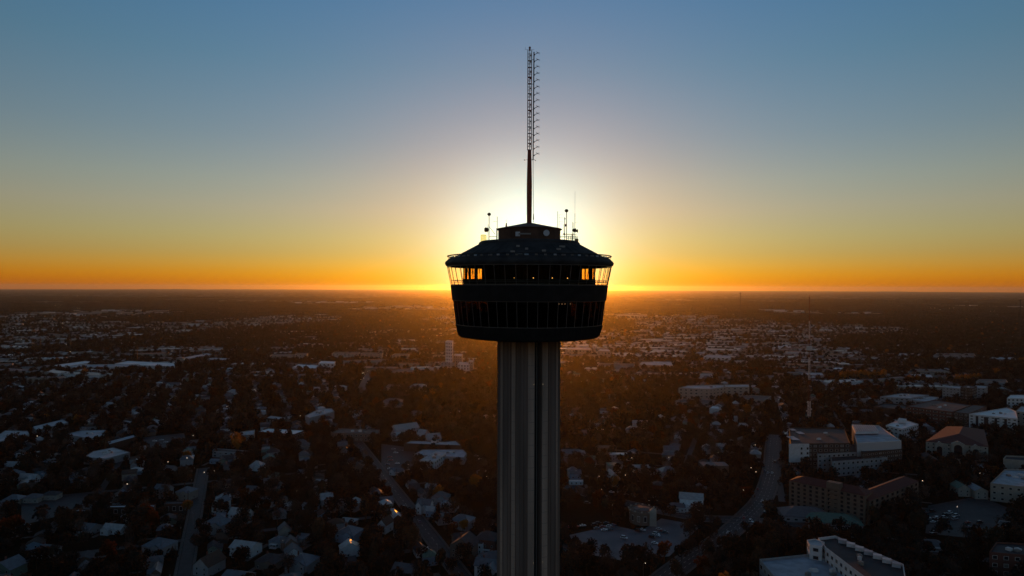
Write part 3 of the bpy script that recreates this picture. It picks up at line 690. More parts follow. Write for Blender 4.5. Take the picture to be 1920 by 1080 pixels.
block('apartment_building', 'pale wing at the right edge between two white blocks', 'building', [(1905, 771), (1935, 776), (1935, 764), (1915, 762)], 20, 'cream', 'pale', 4, 5, .5, .5, .8)
# red-roofed hotel with three gabled bays
c4 = [at(1736, 828, 15), at(1853, 838, 15), at(1845, 806, 15), at(1775, 800, 15)]
t, c, loc, hh = block('hotel', 'cream hotel with dark red hipped roof and three arched gable bays', 'hotel', c4, 15, 'cream', 'red', 4, 4.2, .42, .5, .2)
for ch in list(t.children):
    if ch.name.startswith('roof'): bpy.data.objects.remove(ch)
roof_over(t, loc, hh + .1, RM['red'], 6)
p, q = [min(loc, key=lambda a: (pix(c.x + a.x, c.y + a.y, 15)[0] - u) ** 2) for u in (1736, 1853)]
d = (q - p).normalized(); nn = Vector((d.y, -d.x)); nn = nn if nn.dot(-c) > 0 else -nn; ang = math.atan2(d.y, d.x); L_ = (q - p).length
for f_, w_, hg in ((.22, 8, 16.5), (.52, 12, 18.5), (.80, 9, 16.5)):
    m_ = p.lerp(q, f_) + nn * 1.0; b = MB(); s = [(-w_ / 2, 0), (w_ / 2, 0), (w_ / 2, hg - 3), (0, hg), (-w_ / 2, hg - 3)]
    fr = [(m_.x + d.x * x + nn.x * 1.2, m_.y + d.y * x + nn.y * 1.2, z) for x, z in s]; bk = [(m_.x + d.x * x - nn.x * 3, m_.y + d.y * x - nn.y * 3, z) for x, z in s]
    b.add(fr + bk, [(0, 1, 2, 3, 4), (9, 8, 7, 6, 5)] + [(i, 5 + i, 5 + (i + 1) % 5, (i + 1) % 5) for i in range(5)])
    g = b.build('gable_bay', WM['cream'], t)
    b = MB(); k = 10; pts = [(-w_ * .3, 1)] + [(-w_ * .3 * math.cos(math.pi * j / k), hg - 7 + w_ * .28 * math.sin(math.pi * j / k)) for j in range(k + 1)] + [(w_ * .3, 1)]
    vs = [(m_.x + d.x * x + nn.x * 1.26, m_.y + d.y * x + nn.y * 1.26, z) for x, z in pts]; b.add(vs, [tuple(range(len(vs)))]); b.build('arched_window', M['win'], g)
t2 = thing('entrance_canopy', 'small cream arched porch in front of the three-gabled hotel', 'porch', (*at(1792, 874), 0), ang); b = MB(); k = 10
pts = [(-4, 0), (-4, 4.5)] + [(-4 * math.cos(math.pi * j / k), 4.5 + 3 * math.sin(math.pi * j / k)) for j in range(1, k)] + [(4, 4.5), (4, 0), (2.9, 0), (2.9, 4.2)] + [(2.9 * math.cos(math.pi * j / k), 4.2 + 2 * math.sin(math.pi * j / k)) for j in range(1, k)] + [(-2.9, 4.2), (-2.9, 0)]
n = len(pts); b.add([(x, -1.5, z) for x, z in pts] + [(x, 1.5, z) for x, z in pts], [tuple(range(n)), tuple(range(2 * n - 1, n - 1, -1))] + [(i, n + i, n + (i + 1) % n, (i + 1) % n) for i in range(n)]); b.build('arch', WM['cream'], t2)
# old hotel with red tiled roof, balconies in dark strips
def slab_hotel(label, A, B_, dep, h, nb, fl, wall='tan', side=1):
    d = (B_ - A).normalized(); nn = Vector((d.y, -d.x)); nn = nn if nn.dot(-A) > 0 else -nn
    P4 = [A, B_, B_ - nn * dep, A - nn * dep]; t, c, loc, hh = block('hotel', label, 'hotel', P4, h, wall, 'red', fl, (B_ - A).length / nb, .45, .62, .2, winme=WIN_PLAIN)
    for ch in list(t.children):
        if ch.name.startswith('roof'): bpy.data.objects.remove(ch)
    roof_over(t, loc, hh + .1, RM['red'], 3.5, .8)
    ang = math.atan2(d.y, d.x)
    for k in range(0, nb + 1, 3):
        p = A + d * ((B_ - A).length * k / nb) - c + nn * .2; b = MB(); b.box(p.x, p.y, 0, .9, .7, h + .2, ang); b.build('pier', WM[wall], t)
    return t, c, d, nn, ang
A_ = at(1481, 902, 22); B_ = at(1622, 930, 22)
t, c, d, nn, ang = slab_hotel('long tan seven-storey hotel with red tiled roof and dark balcony strips beside the avenue', A_, B_, 17, 22, 12, 7)
p = A_.lerp(B_, .60) - c - nn * 2; b = MB(); b.box(p.x, p.y, 22.4, 10, 6, 5, ang); b.build('stair_tower', WM['tan'], t)
for k in range(7):
    p = A_.lerp(B_, .60) - c + nn * .8; b = MB(); b.box(p.x, p.y, 1.2 + k * 3.1, 5.5, 1.4, 1.0, ang); b.build('balcony', WM['tan'], t)
C_ = at(1722, 903, 18)
slab_hotel('tan hotel wing with long red roof running back towards the trees', B_ + nn * -3 + d * 2, C_, 15, 18, 10, 5)
# pavilion roofs in front of the hotel
def hip_block(name, label, cat, u, v, w_, d_, h, rise, rot, wall, roof, nwin=0):
    p = at(u, v); t = thing(name, label, cat, (p.x, p.y, 0), R(rot)); b = MB(); b.box(0, 0, 0, w_, d_, h); b.build('wall', WM[wall], t)
    loc = [Vector(q) for q in ((-w_ / 2, -d_ / 2), (w_ / 2, -d_ / 2), (w_ / 2, d_ / 2), (-w_ / 2, d_ / 2))]
    roof_over(t, loc, h, RM[roof], rise, .9)
    for k in range(nwin): add_window(t, -w_ / 2 + w_ * (k + .5) / nwin, -d_ / 2 - .02, h * .5, 0, w_ / nwin * .5, h * .4)
    occ_poly([p + Matrix.Rotation(R(rot), 2) @ q for q in loc], 2, 3); return t
hip_block('pavilion', 'low pavilion with wide grey hipped roof in front of the tan hotel', 'pavilion', 1508, 972, 34, 20, 4, 5, -8, 'grey', 'grey', 6)
hip_block('pavilion', 'low hall with green-grey hipped roof right of the grey-roofed pavilion', 'pavilion', 1562, 985, 36, 20, 4.5, 4.5, -14, 'grey', 'green', 6)
# near right: modern flat-roofed complex
block('office_building', 'flat pale blue roof of the low modern hall cut by the bottom edge', 'building', [(1424, 1051), (1512, 1042), (1600, 1062), (1655, 1100), (1470, 1105)], 11, 'grey', 'bluish', 2, 6, .6, .5, 1.2, 5)
block('stair_tower', 'white windowed stair block standing between the two pale roofs', 'building', [(1513, 1013), (1528, 1011), (1546, 1017), (1541, 1026), (1518, 1022)], 19, 'white', 'pale', 4, 3.5, .5, .5, .6)
t, c, loc, hh = block('office_building', 'long white-rimmed modern wing with dark sunken roof running to the bottom edge', 'building', [(1534, 1012), (1566, 1008), (1694, 1062), (1700, 1100), (1640, 1100), (1548, 1030)], 18, 'white', 'dark', 4, 5, .5, .5, 1.6, 4)
for k in range(7):
    p = (at(1572, 1014, 18).lerp(at(1690, 1066, 18), (k + .5) / 7)) - c; b = MB(); b.box(p.x, p.y, hh - .2, 4.5, 3.2, 2.2, -.5); b.build('roof_pod', WM['white'] if k % 3 else FLATR['pale'], t)
block('office_building', 'beige building with bluish parapeted roof at the right edge', 'building', [(1857, 907), (1918, 914), (1940, 900), (1940, 882), (1884, 881)], 14, 'cream', 'bluish', 3, 5, .4, .4, 1.0, 5)
block('frame_building', 'pale open frame structure behind the beige building at the right edge', 'building', [(1881, 862), (1940, 868), (1940, 858), (1886, 856)], 13, 'cream', 'dark', 0, parapet=1.5)
block('office_building', 'dark brick building with low roof in the bottom right corner', 'building', [(1855, 1037), (1940, 1044), (1940, 1022), (1868, 1018)], 14, 'brick', 'dark', 3, 5, .45, .5, 1.0, 3)
block('house', 'narrow pale building with bluish side wall near the bottom right corner', 'house', [(1869, 985), (1896, 989), (1899, 980), (1874, 976)], 10, 'grey', 'gravel', 2, 4)
# parking lot pavilion, white gabled block and its neighbours
pc = at(1204, 978); t = thing('stone_pavilion', 'ornate stone building with pale crenellated roof rim beside the car park', 'building', (pc.x, pc.y, 0), R(-12))
b = MB(); b.lathe([(9.6, 0), (9.6, 8.2), (10.2, 8.6), (10.2, 9.5), (9.4, 9.6), (9.4, 8.9), (0.01, 8.95)], 12); b.build('wall', WM['tan'], t)
b = MB(); b.lathe([(6.5, 8.9), (6.5, 10), (5.6, 10.1), (.01, 10.5)], 12); b.build('roof', FLATR['gravel'], t)
for k in range(12):
    a = R(30 * k + 15); o = add_window(t, 9.32 * math.cos(a), 9.32 * math.sin(a), 4.6, a + math.pi / 2, 2.2, 4.4, 'arched_window')
    b = MB(); b.box(9.9 * math.cos(a + .26), 9.9 * math.sin(a + .26), 9.5, .9, 1.2, .9, a + .26); b.build('merlon', WM['cream'], t)
b = MB(); b.box(8, -7, 0, 5, 4, 11); b.add([(5.5, -9, 11), (10.5, -9, 11), (10.5, -5, 11), (5.5, -5, 11), (8, -7, 13.5)], [(0, 1, 4), (1, 2, 4), (2, 3, 4), (3, 0, 4)]); b.build('corner_tower', WM['cream'], t)
occ_poly([(pc.x - 11, pc.y - 11), (pc.x + 11, pc.y - 11), (pc.x + 11, pc.y + 11), (pc.x - 11, pc.y + 11)], 2, 2)
b = MB()
# left of the tower and further away
def blk(*a, **k): return block(*a, **k)
blk('shop_building', 'wide bright white flat-roofed hall left of the tower, among dark trees', 'building', [(483, 809), (552, 814), (571, 807), (503, 803)], 7, 'brown', 'white', 1, 5, .5, .5, .3)
blk('shop_building', 'long low building with black and silver flat roof left of the white hall', 'building', [(421, 815), (448, 811), (478, 806), (476, 815), (440, 818)], 7, 'cream', 'pale', 0, units=4)
blk('church_hall', 'low pale hall with thin white roof edge in the trees', 'building', [(398, 846), (460, 850), (466, 846), (402, 841)], 6, 'grey', 'gravel', 2, 6)
blk('warehouse', 'big pale metal roof slanting up to the right at far left', 'warehouse', [(60, 800), (68, 806), (128, 792), (118, 786)], 7, 'grey', 'pale', 0, parapet=.2)
blk('warehouse', 'wide grey-blue flat roof at far left behind the dark car lot', 'warehouse', [(124, 814), (170, 822), (208, 812), (196, 806), (150, 807)], 7, 'grey', 'bluish', 0, parapet=.3, units=2)
blk('warehouse', 'long narrow bluish roof strip running up to the right', 'warehouse', [(197, 829), (205, 833), (257, 818), (250, 815)], 7, 'brown', 'bluish', 0, parapet=.3)
blk('warehouse', 'big mottled pale metal roof with many rooftop patches', 'warehouse', [(157, 857), (198, 860), (244, 848), (212, 839), (175, 846)], 7, 'grey', 'pale', 0, parapet=.4, units=9)
blk('shop_building', 'low pale flat-roofed shop at the left edge with black roof squares', 'building', [(-10, 820), (-4, 829), (55, 814), (52, 808), (10, 807)], 7, 'grey', 'pale', 0, parapet=.4, units=4)
blk('shop_building', 'low strip of pale walled shops at left between trees', 'building', [(30, 851), (62, 856), (108, 850), (80, 846)], 6, 'white', 'gravel', 1, 6, .5, .5)
blk('shop_building', 'low building with sunlit orange-white flat roof at lower left', 'building', [(196, 952), (238, 952), (245, 947), (206, 948)], 6, 'brown', 'white', 1, 5)
blk('shop_building', 'low pale flat roof left of the sunlit orange-white one', 'building', [(122, 957), (150, 960), (172, 958), (146, 954)], 6, 'brown', 'pale', 1, 5)
blk('shop_building', 'brick-fronted two-storey shop with pale cornice at lower left', 'building', [(257, 950), (289, 952), (292, 946), (262, 946)], 8, 'brick', 'pale', 2, 4.5)
blk('shop_building', 'long low building with pale roof edge left of the side street', 'building', [(307, 946), (346, 945), (350, 940), (312, 940)], 7, 'brown', 'gravel', 1, 5)
hall = [(733, 812), (742, 818), (768, 812), (782, 802), (778, 800), (736, 805)]
def gable_hall(label, A, B_, wid, h, rise, wall, roof, name='church', cat='church', nwin=5, tower_h=0):
    d = B_ - A; L_ = d.length; ang = math.atan2(d.y, d.x); c = (A + B_) / 2
    t = thing(name, label, cat, (c.x, c.y, 0), ang); b = MB()
    vs = [(-L_ / 2, -wid / 2, 0), (L_ / 2, -wid / 2, 0), (L_ / 2, wid / 2, 0), (-L_ / 2, wid / 2, 0), (-L_ / 2, -wid / 2, h), (L_ / 2, -wid / 2, h), (L_ / 2, wid / 2, h), (-L_ / 2, wid / 2, h), (-L_ / 2, 0, h + rise), (L_ / 2, 0, h + rise)]
    b.add(vs, [(0, 1, 5, 4), (1, 2, 6, 9, 5), (2, 3, 7, 6), (3, 0, 4, 8, 7)]); b.build('wall', WM[wall], t)
    b = MB(); o = .7; k = rise / (wid / 2)
    for s in (-1, 1):
        y, z = s * (wid / 2 + o), h - o * k
        v = [(-L_ / 2 - o, y, z), (L_ / 2 + o, y, z), (L_ / 2 + o, 0, h + rise), (-L_ / 2 - o, 0, h + rise)]; v2 = [(x, y_, z_ + .25) for x, y_, z_ in v]
        b.add(v + v2, [(0, 1, 2, 3), (4, 7, 6, 5), (0, 4, 5, 1), (1, 5, 6, 2), (3, 2, 6, 7), (0, 3, 7, 4)] if s < 0 else [(3, 2, 1, 0), (5, 6, 7, 4), (1, 5, 4, 0), (2, 6, 5, 1), (7, 6, 2, 3), (4, 7, 3, 0)])
    b.build('roof', RM[roof], t)
    for k in range(nwin): add_window(t, -L_ / 2 + L_ * (k + .5) / nwin, -wid / 2 - .02, h * .5, 0, 1.3, h * .45)
    for s in (-1, 1): add_window(t, s * (L_ / 2 + .02), 0, h * .5, math.pi / 2 * s, 2.0, h * .5)
    if tower_h: b = MB(); b.box(L_ / 2 - 2, 0, 0, 4, 4, tower_h); b.add([(L_ / 2 - 4.3, -2.3, tower_h), (L_ / 2 + .3, -2.3, tower_h), (L_ / 2 + .3, 2.3, tower_h), (L_ / 2 - 4.3, 2.3, tower_h), (L_ / 2 - 2, 0, tower_h + 4)], [(0, 1, 4), (1, 2, 4), (2, 3, 4), (3, 0, 4)]); b.build('bell_tower', WM[wall], t)
    sd = Matrix.Rotation(ang, 2); occ_poly([c + sd @ Vector(q) for q in ((-L_ / 2, -wid / 2), (L_ / 2, -wid / 2), (L_ / 2, wid / 2), (-L_ / 2, wid / 2))], 2, 3)
    return t
gable_hall('big church hall with long bright blue-white metal roof left of the tower', at(738, 818), at(780, 812), 16, 8, 5, 'white', 'silver', tower_h=0)
gable_hall('low white-roofed hall in front of the big church hall', at(735, 825), at(752, 824), 13, 5, 3.5, 'white', 'white')
gable_hall('pointed silver-roofed chapel right of the big church hall', at(787, 824), at(800, 826), 14, 6, 6, 'grey', 'silver')
gable_hall('wide pale gabled hall at the right end of the church group', at(800, 830), at(824, 828), 14, 5, 5, 'white', 'silver')
blk('shop_building', 'long low dark-walled building with white roof edge below the church group', 'building', [(757, 832), (866, 836), (855, 826), (835, 828), (770, 826)], 8, 'brown', 'pale', 0, units=5, parapet=.9)
blk('school_building', 'pale flat-roofed wing pointing at the viewer, part of a T-shaped block', 'building', [(787, 863), (815, 865), (836, 849), (816, 847)], 9, 'white', 'pale', 2, 5, .5, .45, .6, 4)
blk('school_building', 'pale cross wing of the T-shaped block with rounded right end', 'building', [(776, 852), (870, 858), (875, 850), (868, 843), (792, 843)], 7, 'grey', 'bluish', 1, 6, .5, .5, .5, 4)
blk('apartment_building', 'row of tan two-storey buildings with sun-touched roof edges left of the church group', 'building', [(620, 812), (708, 814), (712, 806), (640, 803)], 9, 'tan', 'gravel', 2, 5, .45, .45, .6, 6)
hip_block('pavilion', 'round-topped pale hipped roof cut by the tower shaft on its right side', 'pavilion', 1060, 856, 40, 16, 4, 3.5, 0, 'grey', 'slate blue', 5)
blk('office_building', 'very long pale four-storey building with many windows right of the tower', 'building', [(1272, 728), (1330, 730), (1362, 726), (1405, 726), (1404, 721), (1345, 722), (1290, 723)], 19, 'cream', 'pale', 4, 7.5, .5, .45, 1.0, 4)
blk('office_building', 'low grey annex at the foot of the very long pale building', 'building', [(1266, 752), (1330, 756), (1340, 750), (1280, 748)], 6, 'grey', 'gravel', 1, 8)
blk('office_building', 'pale low building with wavy roofline right of the very long one', 'building', [(1378, 747), (1430, 751), (1446, 743), (1400, 741)], 8, 'cream', 'gravel', 2, 7)
blk('office_building', 'pale block with white walls standing beyond the highway right of centre', 'building', [(1319, 669), (1368, 671), (1371, 667), (1325, 666)], 16, 'white', 'pale', 3, 9)
blk('warehouse', 'wide flat pale roof right of the tower, nearer of two', 'warehouse', [(1198, 684), (1262, 686), (1258, 678), (1205, 677)], 10, 'cream', 'pale', 0)
blk('warehouse', 'wide flat pale roof right of the tower, dimmer and further left', 'warehouse', [(1120, 686), (1188, 688), (1190, 682), (1125, 681)], 10, 'grey', 'gravel', 0)
# high-rise pair left of the tower, in the glow
blk('residential_tower', 'tall pale twelve-storey tower in the orange haze just left of the tower shaft', 'building', [(835, 641), (848, 642), (850, 639), (838, 638)], 60, 'white', 'pale', 9, 5, .5, .5)
blk('residential_tower', 'lower pale block attached below the tall hazy tower', 'building', [(850, 667), (866, 668), (868, 664), (853, 663)], 30, 'cream', 'pale', 6, 5, .5, .5)
blk('office_building', 'ribbed pale block in front of the tall hazy tower', 'building', [(858, 683), (880, 684), (882, 680), (862, 679)], 22, 'white', 'pale', 4, 6, .4, .7)
blk('office_building', 'narrow pale pink block right of the ribbed one', 'building', [(878, 678), (887, 679), (889, 676), (880, 675)], 26, 'cream', 'pale', 5, 6)
blk('office_building', 'broad dim block left of the ribbed one in the haze', 'building', [(826, 680), (852, 681), (855, 677), (830, 677)], 18, 'grey', 'gravel', 4, 7)
for i, (u0, u1, v, vb, h, nm) in enumerate(((506, 548, 667, 664, 14, 'leftmost long hazy apartment row with gabled tops'), (552, 575, 665, 662, 15, 'short hazy apartment block beside the leftmost row'), (622, 672, 663, 660, 14, 'hazy apartment row in the middle of the far line'), (676, 716, 664, 661, 14, 'darker hazy apartment row right of the middle'), (735, 765, 666, 663, 15, 'rightmost hazy apartment row before the high-rise'))):
    blk('apartment_building', nm, 'building', [(u0, v), (u1, v + .6), (u1 + 3, vb + .6), (u0 + 5, vb)], h, 'cream', 'gravel', 4, 9, .5, .5, group='hazy apartment rows left of the tower')
blk('warehouse', 'white warehouse front with blue-white roof below the hazy apartment rows', 'warehouse', [(597, 681), (627, 682), (629, 678), (602, 677)], 13, 'white', 'white', 2, 9)
blk('warehouse', 'low pale roof left of the white warehouse front', 'warehouse', [(548, 689), (592, 691), (596, 685), (560, 683)], 7, 'white', 'white', 0)
blk('warehouse', 'pale brown flat roof beyond the small distant street', 'warehouse', [(735, 700), (795, 696), (792, 690), (725, 692)], 7, 'tan', 'gravel', 0)
blk('warehouse', 'curved pale roof with dark dots left of the tower', 'warehouse', [(572, 780), (580, 784), (627, 772), (622, 766), (598, 767)], 9, 'grey', 'pale', 0, units=8)
blk('house', 'pale long flat roof with dark wall left of the dotted roof', 'building', [(498, 784), (532, 788), (538, 783), (508, 779)], 8, 'brown', 'pale', 1, 5)
blk('warehouse', 'long blue-white warehouse roof at far left, back left one of the row', 'warehouse', [(94, 686), (114, 688), (180, 679), (160, 677)], 9, 'white', 'white', 0)
blk('warehouse', 'long blue-white warehouse roof at far left, middle one of the row', 'warehouse', [(118, 689), (255, 687), (262, 683), (150, 684)], 9, 'white', 'bluish', 0)
blk('warehouse', 'long blue-white warehouse roof at far left, right one of the row', 'warehouse', [(215, 682), (262, 685), (328, 687), (326, 681), (240, 677)], 9, 'white', 'white', 0)
blk('warehouse', 'pale long roof right of the far left warehouse row', 'warehouse', [(340, 671), (352, 673), (397, 665), (390, 662)], 9, 'grey', 'pale', 0)
blk('warehouse', 'thin pale roof right of the slanting pale one in the distance', 'warehouse', [(388, 674), (428, 676), (430, 672), (395, 671)], 9, 'grey', 'pale', 0)
for (u0, u1, v, dv, h, wl, rf, lab) in ((1530, 1640, 652, 2.2, 9, 'cream', 'pale', 'long thin sunlit roof behind the radio mast'), (1645, 1735, 663, 2.5, 9, 'grey', 'pale', 'long grey roof right of the thin sunlit one'), (1750, 1830, 663, 4, 12, 'grey', 'gravel', 'dim hazy warehouse with raised centre at right'), (1855, 1905, 670, 3, 9, 'grey', 'pale', 'low flat warehouse towards the right edge'), (1560, 1585, 690, 3, 8, 'white', 'white', 'small bright white roof right of the radio mast'), (1500, 1545, 699, 4, 9, 'grey', 'pale', 'curved grey roof at the radio mast, left of the bright one'), (1455, 1490, 648, 3, 9, 'white', 'white', 'bright pale roof left of the radio mast'), (1700, 1750, 702, 5, 9, 'tan', 'pale', 'round-edged pale roof above the golden trees'), (1830, 1890, 712, 4, 12, 'grey', 'gravel', 'long grey flat building above the six-storey apartments'), (1590, 1650, 748, 4, 8, 'grey', 'gravel', 'low grey roof left of the dark garage'), (1060, 1110, 652, 3, 16, 'cream', 'pale', 'pale hazy block group just right of the tower shaft'), (1120, 1145, 655, 3, 20, 'cream', 'pale', 'slim hazy block right of the pale block group'), (1150, 1190, 662, 3, 9, 'white', 'white', 'bright low roof in the orange haze'), (1330, 1350, 762, 4, 7, 'white', 'white', 'small white roof below the very long pale building')):
    blk('warehouse', lab, 'warehouse', [(u0, v + dv), (u1, v + dv + 1), (u1 - 4, v), (u0 + 6, v - .5)], h, wl, rf, 2 if h > 14 else 0, 8)
# ------------------------------------------------------------ radio mast, red and white
M['drum_red'] = mat('dull_red', (.09, .025, .018), .7, .2)
bp = at(1517, 797); t = thing('radio_mast', 'tall thin red and white lattice radio mast behind the dark six-storey block', 'mast', (bp.x, bp.y, 0), .3)
pp = bp.length / F * 1.0; H = CAM_H + (V0 - 555) * bp.y / F
zz = lambda v: CAM_H + (V0 - v) * bp.y / F
marks = [(797, 5.5), (791, 5.4), (750, 5.0), (710, 3.6), (668, 2.7), (655, 2.4), (634, 1.9), (600, 1.5), (555, .8)]
cols = ['red', 'white', 'red', 'white', 'red', 'red', 'white', 'red']
for i, (cname) in enumerate(cols):
    z0, z1 = max(0, zz(marks[i][0])), zz(marks[i + 1][0]); w0, w1 = marks[i][1] / 2 * .75, marks[i + 1][1] / 2 * .75
    b = MB(); k = max(2, int((z1 - z0) / 3.2)); cr = lambda w_, a: (w_ * math.cos(a), w_ * math.sin(a)); thick = .36 if z1 < 45 else .24
    for a in (0, math.pi / 2, math.pi, 1.5 * math.pi):
        b.tube((*cr(w0, a), z0), (*cr(w1, a), z1), thick, n=5)
        for j in range(k):
            f0, f1 = j / k, (j + 1) / k; wa, wb = w0 + (w1 - w0) * f0, w0 + (w1 - w0) * f1; za, zb = z0 + (z1 - z0) * f0, z0 + (z1 - z0) * f1
            b.tube((*cr(wa, a), za), (*cr(wa, a + math.pi / 2), za), thick * .6, n=4)
            b.tube((*cr(wa, a), za), (*cr(wb, a + math.pi / 2), zb), thick * .5, n=4)
    b.build('mast_section', M['drum_red'] if cname == 'red' else M['far_white'], t)
b = MB(); b.lathe([(.1, zz(655)), (3.6, zz(655)), (3.6, zz(647)), (.1, zz(647))], 12); b.build('drum_platform', M['far_white'], t)
for k, (v, a) in enumerate(((772, .3), (769, 2.2), (778, 4.0), (765, 5.2), (760, 1.2), (752, 3.3))):
    b = MB(); r = 2.6; q = Vector((r * math.cos(a), r * math.sin(a), zz(v))); b.tube(q, q + Vector((math.cos(a), math.sin(a), 0)) * .7, 1.0, 1.0, 12); b.tube(q - Vector((math.cos(a), math.sin(a), 0)) * .8, q, .15, n=5); b.build('dish', M['far_white'], t)
b = MB(); b.tube((0, 0, zz(555)), (0, 0, zz(551)), .3, .1, 6); b.build('beacon', M['mast_red'], t)
pm_ = at(1913, 640); t = thing('radio_mast', 'small dark distant mast with crossbar at the right edge', 'mast', (pm_.x, pm_.y, 0)); b = MB(); k = pm_.y / F; b.tube((0, 0, 0), (0, 0, CAM_H - 20 * k), 2.2, 1.2, 6); b.box(0, 0, CAM_H - 22 * k, 11, 1.5, 1.6); b.build('pole', M['concrete_dark'], t)
for (u, v, hpx) in ((1388, 600, 52), (75, 655, 22), (132, 655, 20), (60, 655, 20), (257, 680, 34)):
    q = at(u, v); t = thing('pylon', 'faint thin mast standing up from the distant trees', 'mast', (q.x, q.y, 0), 0, 'thin masts over the far trees'); t['group'] = 'thin masts over the far trees'; k = q.y / F; b = MB(); b.tube((0, 0, 0), (0, 0, hpx * k), .9 * k / .8, .4 * k, 5); b.box(0, 0, hpx * k * .96, 4 * k, .6, .6 * k); b.build('pole', M['concrete_dark'], t)

# ------------------------------------------------------------ houses
def house(x, y, rot, w_, d_, h, rise, wall, roof, style, detail, rnd):
    """style: gable, hip, ell (two crossing gables), low (flat)"""
    t = thing('house', '', 'house', (x, y, 0), rot, 'houses of the old neighbourhoods')
    b = MB(); o = .55
    def body(cx, cy, w, d, hh, rs, along_x=True, gable=True):
        b.box(cx, cy, 0, w, d, hh)
        if gable:
            if along_x: b.add([(cx - w / 2, cy - d / 2, hh), (cx - w / 2, cy + d / 2, hh), (cx - w / 2, cy, hh + rs)], [(0, 1, 2)]).add([(cx + w / 2, cy - d / 2, hh), (cx + w / 2, cy + d / 2, hh), (cx + w / 2, cy, hh + rs)], [(0, 1, 2)])
            else: b.add([(cx - w / 2, cy - d / 2, hh), (cx + w / 2, cy - d / 2, hh), (cx, cy - d / 2, hh + rs)], [(0, 1, 2)]).add([(cx - w / 2, cy + d / 2, hh), (cx + w / 2, cy + d / 2, hh), (cx, cy + d / 2, hh + rs)], [(0, 1, 2)])
    rf = MB()
    def groof(cx, cy, w, d, hh, rs, along_x=True):
        W, D = (w, d) if along_x else (d, w); k = rs / (D / 2)
        for s in (-1, 1):
            y0, z0 = s * (D / 2 + o), hh - o * k
            v = [(-W / 2 - o, y0, z0), (W / 2 + o, y0, z0), (W / 2 + o, 0, hh + rs + .02), (-W / 2 - o, 0, hh + rs + .02)]
            v = v + [(a, b_, c_ + .16) for a, b_, c_ in v]
            if not along_x: v = [(b_, a, c_) for a, b_, c_ in v]
            rf.add([(a + cx, b_ + cy, c_) for a, b_, c_ in v], [(0, 1, 2, 3), (4, 5, 6, 7), (0, 1, 5, 4), (1, 2, 6, 5), (2, 3, 7, 6), (3, 0, 4, 7)])
    def hroof(cx, cy, w, d, hh, rs):
        a, c = w / 2 + o, d / 2 + o; k = min(a, c) * .9
        rx, ry = (a - k, 0) if a > c else (0, c - k)
        v = [(-a, -c, hh), (a, -c, hh), (a, c, hh), (-a, c, hh), (-rx, -ry, hh + rs), (rx, ry, hh + rs)]
        v = [(p + cx, q + cy, z) for p, q, z in v]
        f = [(0, 1, 5, 4), (1, 2, 5), (2, 3, 4, 5), (3, 0, 4), (3, 2, 1, 0)] if a > c else [(0, 1, 4), (1, 2, 5, 4), (2, 3, 5), (3, 0, 4, 5), (3, 2, 1, 0)]
        rf.add(v, f)
    if style == 'gable': body(0, 0, w_, d_, h, rise); groof(0, 0, w_, d_, h, rise)
    elif style == 'gable_front': body(0, 0, w_, d_, h, rise, False); groof(0, 0, w_, d_, h, rise, False)
    elif style == 'ell':
        body(0, 0, w_, d_ * .62, h, rise * .8); groof(0, 0, w_, d_ * .62, h, rise * .8)
        s = rnd.choice((-1, 1)); body(s * w_ * .24, -d_ * .36, w_ * .42, d_ * .42, h - .05, rise * .66, False); groof(s * w_ * .24, -d_ * .30, w_ * .42, d_ * .56, h + .03, rise * .66, False)
    elif style == 'hip': body(0, 0, w_, d_, h, 0, gable=False); hroof(0, 0, w_, d_, h, rise)
    elif style == 'pyramid':
        body(0, 0, w_, d_, h, 0, gable=False); hroof(0, 0, w_, d_, h, rise); body(w_ * .22, -d_ * .5, w_ * .45, 2.6, h - .05, rise * .5, False); groof(w_ * .22, -d_ * .35, w_ * .45, 4.5, h + .1, rise * .45, False)
    elif style == 'flat':
        body(0, 0, w_, d_, h, 0, gable=False); rf.box(0, 0, h, w_ + .5, d_ + .5, .3)
    else: body(0, 0, w_, d_, h, 0, gable=False); rf.box(0, 0, h, w_ + .4, d_ + .4, .25)
    b.build('wall', WM[wall], t); ro = rf.build('roof', RM[roof], t)
    if detail:
        k = 3 if w_ > 11 else 2; fl = 2 if h > 5 else 1
        for f in range(fl):
            for j in range(k):
                yy = -d_ / 2 - .02 if style not in ('ell',) else (-d_ * .31 - .02)
                if style == 'ell' and abs(((j + .5) / k - .5) * w_ - s * w_ * .24) < w_ * .24: yy = -d_ * .57 - .02
                if style == 'pyramid' and (j + .5) / k > .5: yy = -d_ / 2 - 1.34
                add_window(t, -w_ / 2 + w_ * (j + .5) / k, yy, 1.7 + f * 2.9, 0, 1.2, 1.5)
        for s2 in (-1, 1):
            add_window(t, s2 * (w_ / 2 + .02), d_ * .1, 1.7, math.pi / 2 * s2, 1.2, 1.4)
        if detail > 1:
            bb = MB(); bb.box(-w_ * .22, d_ * .05, h * .7, .8, .8, rise + h * .3 + .7); bb.build('chimney', WM['brick'], ro)
            if style in ('gable', 'hip'):
                pb = MB(); pw = w_ * .55; pb.box(0, -d_ / 2 - 1.3, 2.55, pw, 2.5, .14)
                for q in (-1, 0, 1): pb.box(q * (pw / 2 - .15), -d_ / 2 - 2.4, 0, .16, .16, 2.55)
                pb.box(0, -d_ / 2 - 1.3, 0, pw, 2.5, .35); pb.build('porch', WM['white'], t)
                db = MB(); db.box(0, -d_ / 2 - .05, .35, 1, .1, 2.1); db.build('door', M['door'], t)
    rd = {'gable': 'gabled', 'gable_front': 'gabled', 'ell': 'cross-gabled', 'hip': 'hipped', 'pyramid': 'hipped', 'flat': 'flat'}[style]
    size = 'two-storey' if h > 5 else ('long' if w_ > 14 else 'small')
    PLACED.append((t, '%s %s house with %s %s roof' % (size, wall, roof, rd)))
